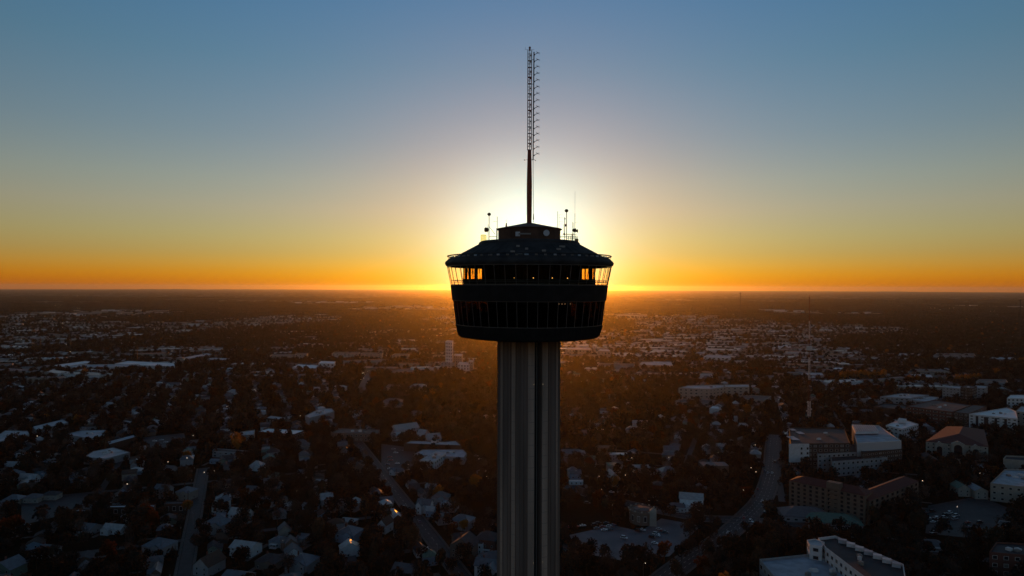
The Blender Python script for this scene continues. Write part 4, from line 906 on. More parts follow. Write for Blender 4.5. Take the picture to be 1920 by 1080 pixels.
    ca, sa = math.cos(rot), math.sin(rot)
    occ_poly([Vector((x + px_ * ca - py_ * sa, y + px_ * sa + py_ * ca)) for px_, py_ in ((-w_ / 2, -d_ / 2), (w_ / 2, -d_ / 2), (w_ / 2, d_ / 2), (-w_ / 2, d_ / 2))], 2, 1.5)
    return t

HR = random.Random(5); NH = 0
# houses that can be told apart in the photograph: u, v of the base, rotation, width, depth, wall height, rise, wall, roof, style
HAND = [(1296, 951, -14, 18, 14, 8.5, 3, 'bright white', 'silver', 'gable'), (1268, 957, -12, 13, 9, 4, 2.2, 'white', 'grey', 'hip'), (1288, 958, -12, 6, 6, 3, 1, 'white', 'white', 'gable_front'),
    (55, 903, -10, 17, 11, 4, 4, 'white', 'silver', 'ell'), (27, 897, -8, 12, 11, 4.5, 4, 'grey', 'slate blue', 'pyramid'), (25, 880, -8, 13, 9, 4, 3.5, 'grey', 'silver', 'gable'), (78, 897, 12, 6, 9, 3, 2, 'grey', 'slate blue', 'hip'),
    (132, 898, 8, 12, 10, 4, 3, 'grey', 'slate blue', 'hip'), (88, 877, 6, 13, 10, 4, 3, 'tan', 'slate blue', 'hip'), (185, 880, 5, 11, 9, 4, 2.5, 'grey', 'grey', 'hip'), (27, 943, 4, 12, 10, 4, 3, 'cream', 'slate blue', 'hip'), (64, 940, 2, 12, 10, 4, 2.5, 'cream', 'grey', 'hip'), (97, 935, 2, 12, 9, 4, 2.5, 'cream', 'charcoal', 'hip'),
    (307, 930, -14, 13, 13, 6.5, 4, 'grey', 'slate blue', 'ell'), (350, 935, -14, 12, 12, 6.8, 3.5, 'cream', 'slate blue', 'pyramid'), (320, 890, -10, 8, 8, 6, 2.5, 'grey', 'grey', 'gable'),
    (165, 998, -12, 14, 11, 4, 2.6, 'grey', 'slate blue', 'gable'), (216, 999, -12, 15, 11, 4, 3, 'white', 'silver', 'ell'), (300, 1036, -16, 16, 14, 6, 4, 'grey', 'slate blue', 'pyramid'), (17, 1078, -10, 14, 12, 6, 4, 'green', 'slate blue', 'gable_front'), (88, 1040, -10, 13, 10, 4, 3, 'grey', 'grey', 'hip'), (238, 976, -20, 6, 6, 4, 1, 'white', 'white', 'flat'), (37, 996, -14, 8, 9, 3.5, 3, 'cream', 'white', 'pyramid'),
    (415, 957, -17, 8, 12, 7.5, 3, 'white', 'slate blue', 'gable_front'), (452, 978, -17, 16, 13, 6.5, 4.5, 'white', 'silver', 'ell'), (410, 995, -17, 16, 14, 6.5, 4, 'grey', 'slate blue', 'pyramid'), (500, 948, -16, 14, 10, 5, 3, 'white', 'slate blue', 'ell'), (461, 1038, -16, 16, 12, 5.5, 2.8, 'white', 'silver', 'gable'), (522, 1022, -16, 9, 9, 4, 2.2, 'grey', 'slate blue', 'hip'), (566, 1018, -16, 8, 10, 4.5, 1, 'grey', 'slate blue', 'flat'),
    (393, 1072, -18, 11, 15, 6.5, 4.5, 'grey', 'brown', 'gable_front'), (508, 1062, -16, 14, 13, 5, 3.4, 'tan', 'charcoal', 'pyramid'), (567, 1068, -16, 15, 15, 6, 4.2, 'grey', 'slate blue', 'pyramid'), (448, 1090, -16, 16, 10, 4, 2, 'grey', 'slate blue', 'gable'), (482, 880, -4, 12, 11, 4, 4.5, 'white', 'silver', 'pyramid'), (405, 868, -4, 9, 8, 3, 1.2, 'blue', 'slate blue', 'gable'), (440, 930, -12, 13, 10, 4, 2.8, 'grey', 'charcoal', 'hip'), (473, 925, -12, 9, 8, 4, 2.4, 'cream', 'grey', 'gable'), (583, 955, -20, 12, 6, 3.5, 1.5, 'blue', 'slate blue', 'gable'), (568, 895, -5, 8, 6, 5, 2, 'grey', 'slate blue', 'gable'), (603, 908, -8, 9, 6, 3, 1.5, 'grey', 'silver', 'gable'),
    (633, 958, -18, 11, 12, 6.5, 4, 'grey', 'slate blue', 'ell'), (665, 955, -18, 9, 11, 6, 3.5, 'grey', 'silver', 'pyramid'), (655, 1012, -18, 14, 14, 6, 4, 'blue', 'slate blue', 'pyramid'), (653, 985, -16, 12, 8, 4, 1.8, 'cream', 'silver', 'hip'), (718, 967, -16, 13, 11, 4, 2.4, 'white', 'silver', 'hip'), (723, 996, -20, 6.5, 11, 6.5, 3.5, 'white', 'brown', 'gable_front'), (690, 893, -5, 12, 10, 4, 4, 'green', 'grey', 'hip'), (745, 890, -22, 13, 8, 4, 3, 'white', 'slate blue', 'ell'), (797, 960, -16, 11, 12, 7, 4, 'white', 'slate blue', 'ell'), (827, 945, -16, 12, 11, 6.5, 4, 'grey', 'grey', 'pyramid'), (808, 916, -10, 9, 6, 3.5, 1.5, 'white', 'silver', 'flat'), (843, 956, -12, 12, 12, 5.5, 2, 'grey', 'slate blue', 'flat'), (853, 909, -12, 12, 9, 4.5, 3, 'grey', 'brown', 'hip'), (905, 898, 5, 10, 10, 6, 3.5, 'grey', 'slate blue', 'pyramid'), (868, 988, -22, 14, 12, 6, 3.4, 'grey', 'slate blue', 'pyramid'), (808, 967, -10, 6, 7, 5, 2.2, 'blue', 'silver', 'gable'), (917, 991, 2, 9, 7, 5, 2, 'grey', 'charcoal', 'hip'),
    (872, 1040, -20, 15, 14, 8, 5, 'tan', 'charcoal', 'gable_front'), (898, 1036, -20, 6, 5, 7, 1.4, 'white', 'charcoal', 'flat'), (915, 1030, -16, 14, 13, 8.5, 4, 'brick', 'charcoal', 'hip'), (916, 1082, -18, 15, 14, 8, 4, 'white', 'slate blue', 'ell'), (760, 1082, -18, 13, 12, 5, 3.4, 'grey', 'grey', 'gable'), (1058, 1044, 0, 10, 9, 6.6, 2, 'white', 'charcoal', 'flat'),
    (1148, 908, 8, 10, 15, 7.5, 4.5, 'grey', 'slate blue', 'gable_front'), (1150, 884, 2, 12, 11, 7, 2, 'cream', 'green', 'flat'), (1198, 885, 0, 17, 11, 5, 2.4, 'grey', 'silver', 'ell'), (1222, 888, 3, 10, 9, 5, 2, 'white', 'slate blue', 'hip'), (1252, 893, 4, 14, 12, 5.5, 4, 'grey', 'slate blue', 'hip'), (1283, 881, 0, 7, 5, 4, .6, 'blue', 'slate blue', 'flat'), (1338, 888, 0, 24, 14, 9, 1, 'tan', 'grey', 'flat'), (1135, 850, 0, 22, 10, 7, 2, 'tan', 'brown', 'flat'), (1258, 848, -4, 15, 10, 4, 3, 'grey', 'slate blue', 'gable'), (1163, 862, 0, 22, 8, 6, .6, 'grey', 'white', 'flat'), (1078, 896, 4, 10, 9, 5, 2.5, 'blue', 'slate blue', 'gable'), (1080, 908, 0, 12, 5, 3, 1, 'white', 'white', 'flat'), (1074, 894, 6, 9, 8, 6, 3.5, 'white', 'slate blue', 'pyramid'), (1115, 806, -8, 18, 12, 5, 3.2, 'white', 'silver', 'ell'), (1200, 802, -4, 18, 12, 6, 4, 'white', 'silver', 'ell'), (1095, 822, 0, 22, 14, 5, 5, 'tan', 'grey', 'pyramid'), (1267, 795, 8, 11, 11, 6, 4, 'grey', 'grey', 'hip'), (1320, 810, 6, 8, 8, 6, 4, 'grey', 'slate blue', 'gable_front'), (1168, 925, 0, 9, 8, 6, 2, 'grey', 'slate blue', 'gable_front'),
    (1800, 927, -6, 10, 13, 7, 3.2, 'cream', 'green', 'gable_front'), (1833, 932, -6, 10, 12, 7, 2.6, 'cream', 'slate blue', 'gable_front'), (1700, 907, -30, 9, 9, 5, 2.6, 'tan', 'red', 'hip'), (1745, 1028, -10, 13, 9, 4, 2.2, 'grey', 'grey', 'hip'), (1365, 848, 10, 14, 9, 4, 2.5, 'grey', 'slate blue', 'hip'), (1352, 842, 10, 10, 8, 4, 2.5, 'grey', 'silver', 'gable'), (1370, 791, 0, 16, 11, 5, 3.5, 'white', 'silver', 'ell'), (1080, 786, 0, 18, 12, 5, 3, 'grey', 'slate blue', 'hip'), (600, 736, 0, 26, 14, 6, 4, 'white', 'silver', 'ell'), (637, 732, 0, 22, 12, 6, 3, 'white', 'silver', 'hip'), (737, 762, 0, 28, 18, 8, 4, 'grey', 'grey', 'hip'), (745, 733, -20, 34, 14, 7, 3, 'cream', 'grey', 'gable'), (785, 733, 0, 28, 16, 8, 4, 'grey', 'silver', 'hip'), (675, 780, 0, 14, 10, 5, 3.5, 'white', 'silver', 'ell'), (780, 784, 0, 18, 12, 6, 4, 'grey', 'grey', 'pyramid'), (853, 782, 0, 12, 11, 7, 2, 'white', 'white', 'flat'), (918, 788, 0, 16, 10, 5, 3, 'grey', 'silver', 'hip'), (315, 770, 0, 10, 10, 6, 5, 'white', 'silver', 'pyramid'), (60, 766, 0, 20, 12, 5, 3, 'grey', 'grey', 'gable'), (185, 781, 0, 24, 12, 5, 2, 'grey', 'slate blue', 'flat'), (205, 764, 0, 15, 11, 5, 3, 'white', 'silver', 'hip'), (368, 750, 0, 17, 12, 5, 3.5, 'white', 'silver', 'hip'), (325, 727, 0, 24, 13, 6, 4, 'white', 'grey', 'ell'), (360, 710, 0, 18, 13, 6, 4, 'white', 'silver', 'ell'), (293, 708, 0, 18, 12, 6, 3, 'white', 'grey', 'hip'), (175, 716, 0, 16, 12, 5, 3, 'white', 'grey', 'hip'), (418, 775, 0, 14, 10, 5, 3, 'cream', 'silver', 'hip'), (235, 800, 0, 12, 9, 5, 2.5, 'cream', 'silver', 'hip'), (437, 739, 0, 15, 11, 5, 3, 'white', 'silver', 'hip')]
for (u, v, ro, w_, d_, h, rs, wl, rf_, st) in HAND:
    p = at(u, v); det = 2 if v > 990 else (1 if v > 860 else 0)
    house(p.x, p.y, R(ro), w_, d_, h, rs, wl, rf_, st, det, HR); NH += 1
# the rest of the street grid: lots face their street
cands = []
for t_ in [127, 49] + [-29 - 78 * k for k in range(0, 11)]:
    for sd in (-1, 1):
        s_ = 380 + HR.uniform(0, 10)
        while s_ < 1500:
            w_ = HR.uniform(7.5, 12); q = ab(s_ + w_ / 2, t_ + sd * HR.uniform(13, 22)); cands.append((q, R(22 + 90 * (1 if sd > 0 else -1) + (90 if sd > 0 else -90) * 0), w_)); s_ += w_ + HR.uniform(3, 8)
for t_ in (-60, 25, 110, 190):
    for sd in (-1, 1):
        s_ = 600
        while s_ < 1420:
            w_ = HR.uniform(9, 15); q = cd(s_ + w_ / 2, t_ + sd * HR.uniform(15, 20)); cands.append((q, R(-19.3 + (-90 if sd < 0 else 90)), w_)); s_ += w_ + HR.uniform(5, 14)
for _ in range(260):
    q = Vector((HR.uniform(330, 1150), HR.uniform(560, 1500))); cands.append((q, R(HR.uniform(-25, -5) + 90 * HR.randint(0, 3)), HR.uniform(10, 22)))
for _ in range(220):
    q = Vector((HR.uniform(40, 340), HR.uniform(650, 1500))); cands.append((q, R(HR.uniform(-22, -12) + 90 * HR.randint(0, 3)), HR.uniform(9, 15)))
cands.sort(key=lambda c_: c_[0].length)
far_house = MB(); FAR_MATS = []
RN = ['silver'] * 3 + ['white'] + ['grey'] * 7 + ['charcoal'] * 10 + ['brown'] * 7 + ['slate blue'] * 3 + ['green']; WN = ['white'] * 2 + ['cream'] * 2 + ['grey'] * 6 + ['tan'] * 3 + ['blue', 'brown', 'brown', 'green', 'brick']
def seen(x, y, pad=40):
    u, v = pix(x, y, 3); return -pad < u < 1920 + pad and v < 1095 + pad * .6
FARH = []
for q, ro, w_ in cands:
    if not seen(q.x, q.y) or not occ_free(q.x, q.y, w_ * .55 + 1): continue
    u, v = pix(q.x, q.y, 0)
    if 940 < u < 1045 and v > 640: continue
    d_ = HR.uniform(7.5, 12); h = HR.choice((3.3, 3.6, 4, 4, 6)); st = HR.choice(('gable', 'gable_front', 'ell', 'ell', 'hip', 'hip', 'pyramid', 'flat' if HR.random() < .3 else 'gable'))
    args = (q.x, q.y, ro, w_, d_, h, HR.uniform(2, 3.6), HR.choice(WN), HR.choice(RN), st)
    if NH < 296:
        house(*args, 1 if v > 930 else 0, HR); NH += 1
    else:
        FARH.append(args); ca, sa = math.cos(ro), math.sin(ro)
        occ_poly([q + Vector((a * ca - b_ * sa, a * sa + b_ * ca)) for a, b_ in ((-w_ / 2, -d_ / 2), (w_ / 2, -d_ / 2), (w_ / 2, d_ / 2), (-w_ / 2, d_ / 2))], 2, 1)
dv = MB()
for o, _b in PLACED:
    if o.name.startswith('house') and HR.random() < .7:
        a = o.rotation_euler.z; x, y = o.location.x, o.location.y; s_ = HR.choice((-1, 1)) * HR.uniform(6.5, 8.5); px_, py_ = s_, -HR.uniform(4, 9)
        dv.box(x + px_ * math.cos(a) - py_ * math.sin(a), y + px_ * math.sin(a) + py_ * math.cos(a), 0, HR.uniform(2.6, 3.4), HR.uniform(9, 16), .07, a)
dv.build('driveways', M['pavement'], kind='structure')
up = None
for k, (s0, t_) in enumerate([(400 + 42 * i, 134.5) for i in range(13)] + [(440 + 42 * i, -35.5) for i in range(7)] + [(450 + 44 * i, -190) for i in range(6)]):
    q = ab(s0, t_)
    if up is None:
        up = thing('utility_pole', '', 'utility pole', (q.x, q.y, 0), R(22)); b = MB(); b.tube((0, 0, 0), (0, 0, 10.5), .19, .13, 8); b.build('pole', M['trunk'], up); b = MB(); b.box(0, 0, 9.3, 2.8, .14, .16); b.box(0, 0, 8.3, 1.9, .14, .14); b.build('crossarm', M['trunk'], up)
        b = MB(); b.tube((.35, -.25, 7.2), (.35, -.25, 8.1), .26, n=8); b.build('transformer', M['steel'], up); o = up
    else: o = dup(up, (q.x, q.y, 0), R(22))
    o['group'] = 'utility poles along the streets'; o['category'] = 'utility pole'; PLACED.append((o, 'wooden utility pole with crossarms by the street'))
# farther houses, sheds and halls, too many to count: one object
for k in range(9200):
    dist = 1350 * (8500 / 1350) ** (HR.random() ** 1.05); az = R(HR.uniform(-46, 46)); x, y = dist * math.sin(az), dist * math.cos(az)
    nn = noise.noise(Vector((x * .0011, y * .0006, 4.2)))
    if -.36 < az < -.07 and 1250 < dist < 2700 and HR.random() < .45: nn = .3
    big = nn > (.12 if dist > 3500 or az < -.12 else -.02) and HR.random() < .42
    if nn < -.05 and HR.random() < .7: continue
    if occ_at(x, y): continue
    if dist < 1700 and HR.random() < .5: continue
    if big: FARH.append((x, y, R(HR.uniform(-30, 30)), HR.uniform(22, 105), HR.uniform(12, 34), HR.uniform(5, 11), 1, HR.choice(('white', 'cream', 'grey', 'cream', 'tan')), HR.choice(('silver', 'silver', 'grey', 'grey', 'charcoal', 'brown', 'slate blue')), 'flat'))
    else: FARH.append((x, y, R(HR.uniform(0, 180)), HR.uniform(10, 20), HR.uniform(9, 14), HR.uniform(3.5, 6.5), HR.uniform(2, 3.5), HR.choice(WN), HR.choice(RN), 'hip'))
MN = list(WM) ; RNl = list(RM); fm = MB()
for (x, y, ro, w_, d_, h, rs, wl, rf_, st) in FARH:
    fm.box(x, y, 0, w_, d_, h, ro, MN.index(wl)); ca, sa = math.cos(ro), math.sin(ro); mi = len(MN) + RNl.index(rf_); T = lambda a, b_, z: (x + a * ca - b_ * sa, y + a * sa + b_ * ca, z)
    a, c_ = w_ / 2 + .4, d_ / 2 + .4
    if st == 'flat': fm.box(x, y, h, w_ - 1, d_ - 1, .4, ro, mi)
    else:
        g = 0 if st == 'gable' else min(a, c_) * .8
        if a >= c_: r0, r1 = (-a + g, 0), (a - g, 0); f = [(0, 1, 5, 4), (1, 2, 5), (2, 3, 4, 5), (3, 0, 4)]
        else: r0, r1 = (0, -c_ + g), (0, c_ - g); f = [(0, 1, 4), (1, 2, 5, 4), (2, 3, 5), (3, 0, 4, 5)]
        fm.add([T(-a, -c_, h), T(a, -c_, h), T(a, c_, h), T(-a, c_, h), T(*r0, h + rs), T(*r1, h + rs)], f, mi)
fm.build('distant_rooftops', [WM[k] for k in MN] + [RM[k] for k in RNl], kind='stuff')

# ------------------------------------------------------------ cars, street lamps
def car_proto(col, van=False):
    t = thing('parked_car', '', 'car', (0, -300, 0)); L_, W = (4.6, 1.85) if not van else (5.1, 2.0); hb = .95 if not van else 1.1; hc = 1.48 if not van else 2.0
    b = MB(); s = [(-L_ / 2, .35), (-L_ / 2, hb - .12), (-L_ / 2 + .5, hb), (L_ / 2 - .9, hb), (L_ / 2 - .1, hb - .2), (L_ / 2, .4)]; n = len(s)
    b.add([(x, -W / 2, z) for x, z in s] + [(x, W / 2, z) for x, z in s], [tuple(range(n)), tuple(range(2 * n - 1, n - 1, -1))] + [(i, (i + 1) % n, n + (i + 1) % n, n + i) for i in range(n)])
    x0, x1 = -L_ / 2 + (.7 if not van else .15), L_ / 2 - (1.5 if not van else 1.2); w2 = W / 2 - .22
    b.add([(x0 + .45, -w2, hc), (x1 - .6, -w2, hc), (x1 - .6, w2, hc), (x0 + .45, w2, hc), (x0 + .40, -w2 - .02, hc - .05), (x1 - .55, -w2 - .02, hc - .05), (x1 - .55, w2 + .02, hc - .05), (x0 + .40, w2 + .02, hc - .05)], [(0, 1, 2, 3), (4, 5, 1, 0), (5, 6, 2, 1), (6, 7, 3, 2), (7, 4, 0, 3)])
    b.build('body', mat('car_paint_' + col[0], col[1], .3, .6), t)
    g = MB(); g.add([(x0, -W / 2 + .08, hb - .02), (x1, -W / 2 + .08, hb - .02), (x1, W / 2 - .08, hb - .02), (x0, W / 2 - .08, hb - .02), (x0 + .42, -w2, hc - .05), (x1 - .57, -w2, hc - .05), (x1 - .57, w2, hc - .05), (x0 + .42, w2, hc - .05)], [(0, 1, 5, 4), (1, 2, 6, 5), (2, 3, 7, 6), (3, 0, 4, 7)]); g.build('windows', M['win'], t)
    wme = None
    for sx in (-1, 1):
        for sy in (-1, 1):
            w_ = MB(); w_.tube((0, -.11, 0), (0, .11, 0), .33, n=12); wme = wme or w_.mesh('wheel', M['concrete_dark']); o = obj('wheel', wme, t); o.location = (sx * L_ * .31, sy * (W / 2 - .1), .33)
    return t
CARS = [('white', (.75, .75, .75)), ('silver', (.45, .46, .48)), ('black', (.02, .02, .022)), ('grey', (.14, .14, .15)), ('blue', (.04, .07, .16)), ('red', (.28, .02, .02))]
protos = [(c_[0] + (' van' if v else ' car'), car_proto(c_, v)) for c_ in CARS for v in ((False, True) if c_[0] in ('white', 'silver', 'black') else (False,))]
used = set()
def put_car(x, y, rot, where):
    k = HR.choice([0, 0, 1, 2, 2, 3, 4, 5, 6, 7, 8, 8]) % len(protos); nm, pr = protos[k]
    if k in used: c_ = dup(pr, (x, y, roadz[0] + .005), rot)
    else: c_ = pr; c_.location = (x, y, roadz[0] + .005); c_.rotation_euler = (0, 0, rot); used.add(k)
    c_['group'] = 'cars ' + where; c_['category'] = 'van' if 'van' in nm else 'car'; c_.name = 'parked_van' if 'van' in nm else 'parked_car'; PLACED.append((c_, nm + ' ' + where)); return c_
def cars_px(lst, where, rot): return [put_car(*at(u, v), R(rot + HR.uniform(-6, 6)), where) for u, v in lst]
cars_px([(1068, 990), (1081, 989), (1093, 987), (1115, 986), (1122, 983), (1130, 989), (1137, 982), (1142, 988), (1133, 995), (1144, 994), (1119, 992), (1150, 986)], 'in lower car park', 12)
cars_px([(1170, 1010), (1197, 997), (1205, 995), (1242, 997), (1248, 999), (1230, 1003), (1223, 1009), (1228, 1020), (1232, 1006), (1236, 994)], 'on the pale car park', -32)
cars_px([(1738, 962), (1748, 960), (1773, 967), (1781, 963), (1786, 970), (1754, 976), (1750, 980), (1760, 980), (1745, 974), (1793, 968), (1790, 974), (1777, 974), (1757, 973), (1770, 972), (1815, 981), (1837, 981), (1817, 990), (1750, 1000), (1749, 1004)], 'on dark asphalt', 20)
cars_px([(1453, 867), (1440, 888), (1434, 884), (1448, 888), (1429, 941), (1448, 942), (1407, 978), (1411, 983), (1380, 996), (1434, 963), (1365, 1000), (1395, 972), (1421, 918), (1368, 1012)], 'on the wide avenue', 62)
cars_px([(762, 979), (764, 983), (766, 986), (777, 966), (787, 980), (801, 1030), (805, 1035), (757, 951), (738, 957)], 'on the slanting street', 108)
cars_px([(738, 843), (742, 850), (731, 858), (733, 864), (727, 872), (752, 846), (745, 870), (290, 828), (303, 826), (311, 830), (325, 822), (300, 838), (330, 828), (731, 880)], 'in a small lot' , 5)
cars_px([(1147, 924), (1225, 934), (1228, 941), (1356, 940), (1362, 946), (1331, 955), (1176, 1052), (1101, 945), (1270, 962), (763, 882), (775, 887), (901, 862), (906, 868), (893, 856)], 'parked by a kerb', -10)
def lamp(u, v, h=9.0, lit=True):
    p = at(u, v); t = thing('street_lamp', '', 'street lamp', (p.x, p.y, 0), HR.uniform(0, 6), 'street lamps'); PLACED.append((t, ('lit' if lit else 'unlit') + ' street lamp on thin grey pole'))
    b = MB(); b.tube((0, 0, 0), (0, 0, h), .1, .06, 6); b.tube((0, 0, h), (1.4, 0, h + .25), .05, n=5); b.build('pole', M['steel'], t)
    b = MB(); b.box(1.6, 0, h + .15, .8, .35, .16); b.build('lamp_head', M['steel'], t)
    if lit: b = MB(); b.ball((1.6, 0, h + .06), .20, 8, 5, .6); b.build('bulb', M['glint_lamp'], t)
for (u, v, lit) in ((1149, 968, True), (1797, 972, True), (1206, 1085, True), (1070, 1078, True), (1057, 1040, True), (1214, 960, True), (700, 918, True), (766, 890, True), (1472, 905, False), (1475, 845, False), (1283, 1006, False), (1172, 968, False), (1424, 985, False), (1660, 1018, False), (735, 930, False), (820, 1045, False), (362, 985, False), (530, 1038, True), (915, 912, True), (1120, 912, True), (1400, 1025, False)):
    lamp(u, v, 9, lit)

LR = random.Random(9); lb_ = MB()
for (u, v, su, sv, n_) in ((85, 569, 3, 1, 4), (110, 576, 8, 3, 9), (145, 581, 5, 1, 4), (145, 557, 3, 1, 2), (1395, 545, 20, 3, 3), (1770, 580, 30, 3, 16), (1862, 586, 7, 1, 3), (1838, 600, 4, 9, 6), (1270, 566, 12, 2, 3), (1190, 587, 9, 2, 3), (1220, 643, 60, 12, 14), (1100, 655, 40, 10, 12), (683, 715, 10, 14, 16), (1560, 645, 200, 40, 26), (300, 650, 280, 45, 26), (700, 660, 120, 40, 14), (300, 850, 280, 90, 18), (1250, 880, 180, 60, 12), (1600, 860, 250, 90, 10)):
    for k in range(n_):
        p = at(u + LR.uniform(-su, su), v + LR.uniform(-sv, sv)); d_ = p.length; s_ = .35 * max(1, d_ / 1200) ** .9; lb_.box(p.x, p.y, LR.uniform(6, 10), s_, s_, s_)
lb_.build('distant_lamps', mat('distant_lamp_light', (1, .8, .6), .5, 0, emit=((1.0, .78, .55), 2.2)), kind='stuff')

# ------------------------------------------------------------ trees
def crown_mesh(seed, r, hgt, m, leaves, size, bare=False, zc=None, core=True):
    rd = np.random.default_rng(seed); lobes = []
    for k in range(7 if not bare else 9):
        a = rd.uniform(0, 6.28); q = rd.uniform(.15, .62) * r; lobes.append((q * math.cos(a), q * math.sin(a), rd.uniform(-.25, .32) * hgt, rd.uniform(.38, .62) * r))
    lobes.append((0, 0, .12 * hgt, .6 * r)); lb = np.array(lobes)
    idx = rd.integers(0, len(lb), leaves); d = rd.normal(size=(leaves, 3)); d /= np.linalg.norm(d, axis=1)[:, None]; d[:, 2] = np.abs(d[:, 2]) * np.where(rd.random(leaves) < .72, 1, -1)
    rad = lb[idx, 3] * (rd.uniform(.72, 1.08, leaves) if not bare else rd.uniform(.2, 1.1, leaves))
    c = lb[idx, :3] + d * rad[:, None] * np.array([1, 1, .78 * hgt / r * .62 + .3]); c[:, 2] += hgt * .72 if zc is None else zc
    a = rd.normal(size=(leaves, 3)); a /= np.linalg.norm(a, axis=1)[:, None]; b = np.cross(a, d * .6 + rd.normal(size=(leaves, 3)) * .6); b /= np.linalg.norm(b, axis=1)[:, None] + 1e-9
    s = rd.uniform(.55, 1.2, leaves)[:, None] * size; bw = s * (.12 if bare else .8)
    v = np.stack([c - a * s - b * bw * .3, c + b * bw, c + a * s, c - b * bw + a * s * .2], 1).reshape(-1, 3)
    f = np.arange(leaves * 4).reshape(-1, 4)
    me = bpy.data.meshes.new('crown'); me.from_pydata(v.tolist(), [], f.tolist()); me.materials.append(m); me.update(); return me
def trunk_mesh(seed, h, r):
    rd = random.Random(seed); b = MB(); b.tube((0, 0, 0), (0, 0, h * .45), r * 1.25, r * .8, 8)
    for k in range(4):
        a = 1.57 * k + rd.uniform(-.4, .4); b.tube((0, 0, h * .42), (math.cos(a) * h * .22, math.sin(a) * h * .22, h * .78), r * .55, r * .18, 6)
    b.tube((0, 0, h * .42), (0, 0, h * .9), r * .6, r * .15, 6); return b.mesh('trunk', M['trunk'])
KIND = [('dark rounded oak', M['leaf'], 0), ('dark spreading oak', M['leaf'], 0), ('olive leafy tree', M['leaf2'], 0), ('dark lopsided tree', M['leaf'], 0), ('rust red autumn tree', M['rust'], 0), ('golden autumn tree', M['gold'], 0), ('bare grey tree', M['twig'], 1)]
TK = []
for k, (nm, m_, bare) in enumerate(KIND):
    r, hgt = [(4.6, 8.5), (5.6, 8.2), (4.2, 9.5), (5.0, 8.8), (4.0, 8), (4.4, 8.5), (4.2, 9)][k]
    TK.append((nm, crown_mesh(40 + k, r, hgt, m_, 520 if not bare else 420, .62 if not bare else 1.1, bool(bare)), trunk_mesh(k, hgt, .26)))
TR = random.Random(21); tc_ = []
def pick_kind(x, y):
    n_ = noise.noise(Vector((x * .012, y * .012, 1.7))); q = TR.random()
    if q < .012 + .10 * max(0, n_): return 4
    if q > .996: return 5
    if q > .84: return 6
    return TR.choice((0, 0, 1, 1, 2, 3))
yy = 330.0
while yy < 1640:
    st = 8.7 if yy < 900 else 9.6
    xx = -yy * .98
    while xx < yy * .98:
        x, y = xx + TR.uniform(-4, 4), yy + TR.uniform(-4, 4); o_ = occ_at(x, y)
        dn = .55 + .65 * noise.noise(Vector((x * .02, y * .02, 7.7)))
        if seen(x, y, 330) and not o_ and TR.random() < max(.4, dn + .22): tc_.append((x, y, pick_kind(x, y), TR.choice((TR.uniform(.5, .8), TR.uniform(.75, 1.2), TR.uniform(.8, 1.25), TR.uniform(1.1, 1.5)))))
        xx += st
    yy += st
# trees the photo shows in their own colour
SPEC = [(1292, 1040, 1, 1.0), (1310, 1030, 0, 1.0), (1330, 1014, 1, 1.0), (1278, 1052, 1, 1.0), (1345, 1000, 0, 1.1), (1185, 1072, 0, 1.6), (1205, 1068, 1, 1.4), (1220, 1078, 0, 1.3), (1080, 1080, 1, 1.5), (1100, 1078, 2, 1.4), (1430, 1030, 1, 1.6), (1455, 1022, 0, 1.5), (1475, 1035, 1, 1.5), (1440, 1005, 0, 1.2), (272, 985, 4, 1.5), (262, 992, 0, 1.5), (285, 990, 4, 1.2), (350, 966, 5, 1.0), (28, 1010, 4, 1.5), (12, 1005, 4, 1.2), (205, 1058, 4, 1.4), (150, 800, 4, 1.4), (143, 795, 5, 1.0), (490, 832, 4, 1.3), (503, 829, 4, 1.2), (455, 836, 5, .9), (353, 868, 5, 1.1), (146, 850, 4, 1.0), (610, 808, 4, 1.3), (1055, 925, 4, 1.3), (1105, 885, 4, 1.3), (1240, 832, 4, 1.4), (1222, 822, 4, 1.5), (1297, 806, 4, 1.4), (1310, 905, 0, 1.4), (1205, 920, 0, 1.3), (1215, 925, 2, 1.2), (868, 1000, 5, .9), (850, 1012, 4, 1.1), (725, 940, 4, 1.2), (1450, 1048, 2, 1.4), (500, 960, 4, .9), (492, 968, 4, .9)]
SPEC += [(1580 + k * 8.5 + TR.uniform(-2, 2), 714 + TR.uniform(-3, 3), 5, 1.5 + TR.uniform(-.2, .2)) for k in range(10)] + [(1700 + k * 7, 720, 5 if k % 2 else 4, 1.4) for k in range(4)] + [(1795 + k * 8, 718 - k * .5, 5, 1.3) for k in range(6)] + [(1600 + 9 * k, 735, 4, 1.2) for k in range(6)] + [(1385 + 11 * k, 700, 4, 1.3) for k in range(12)] + [(1860 + 9 * k, 700, 4, 1.2) for k in range(5)]
spec = [(*at(u, v), k, s_) for u, v, k, s_ in SPEC]
for (x, y, k, s_) in spec: tc_ = [q for q in tc_ if (q[0] - x) ** 2 + (q[1] - y) ** 2 > 40]
sp_near = [q for q in spec if q[1] < 760]; sp_far = [q for q in spec if q[1] >= 760]
tc_.sort(key=lambda q: math.hypot(q[0], q[1]) / q[3]); inv = [q for q in tc_ if seen(q[0], q[1], -2)]; near = sp_near + inv[:300 - len(sp_near)]; ids = set(map(id, near)); rest = [q for q in tc_ if id(q) not in ids] + sp_far
kp = {}
for (x, y, k, s_) in near:
    nm, cm, tm = TK[k]; rot = TR.uniform(0, 6.28); sc_ = (s_ * TR.uniform(.9, 1.1), s_ * TR.uniform(.9, 1.1), s_)
    if k not in kp:
        t = thing('tree', '', 'tree', (x, y, 0), rot); t.scale = sc_; obj('crown', cm, t); obj('trunk', tm, t); kp[k] = t
    else: t = dup(kp[k], (x, y, 0), rot, sc_)
    t['group'] = 'trees among the near houses'; PLACED.append((t, nm))
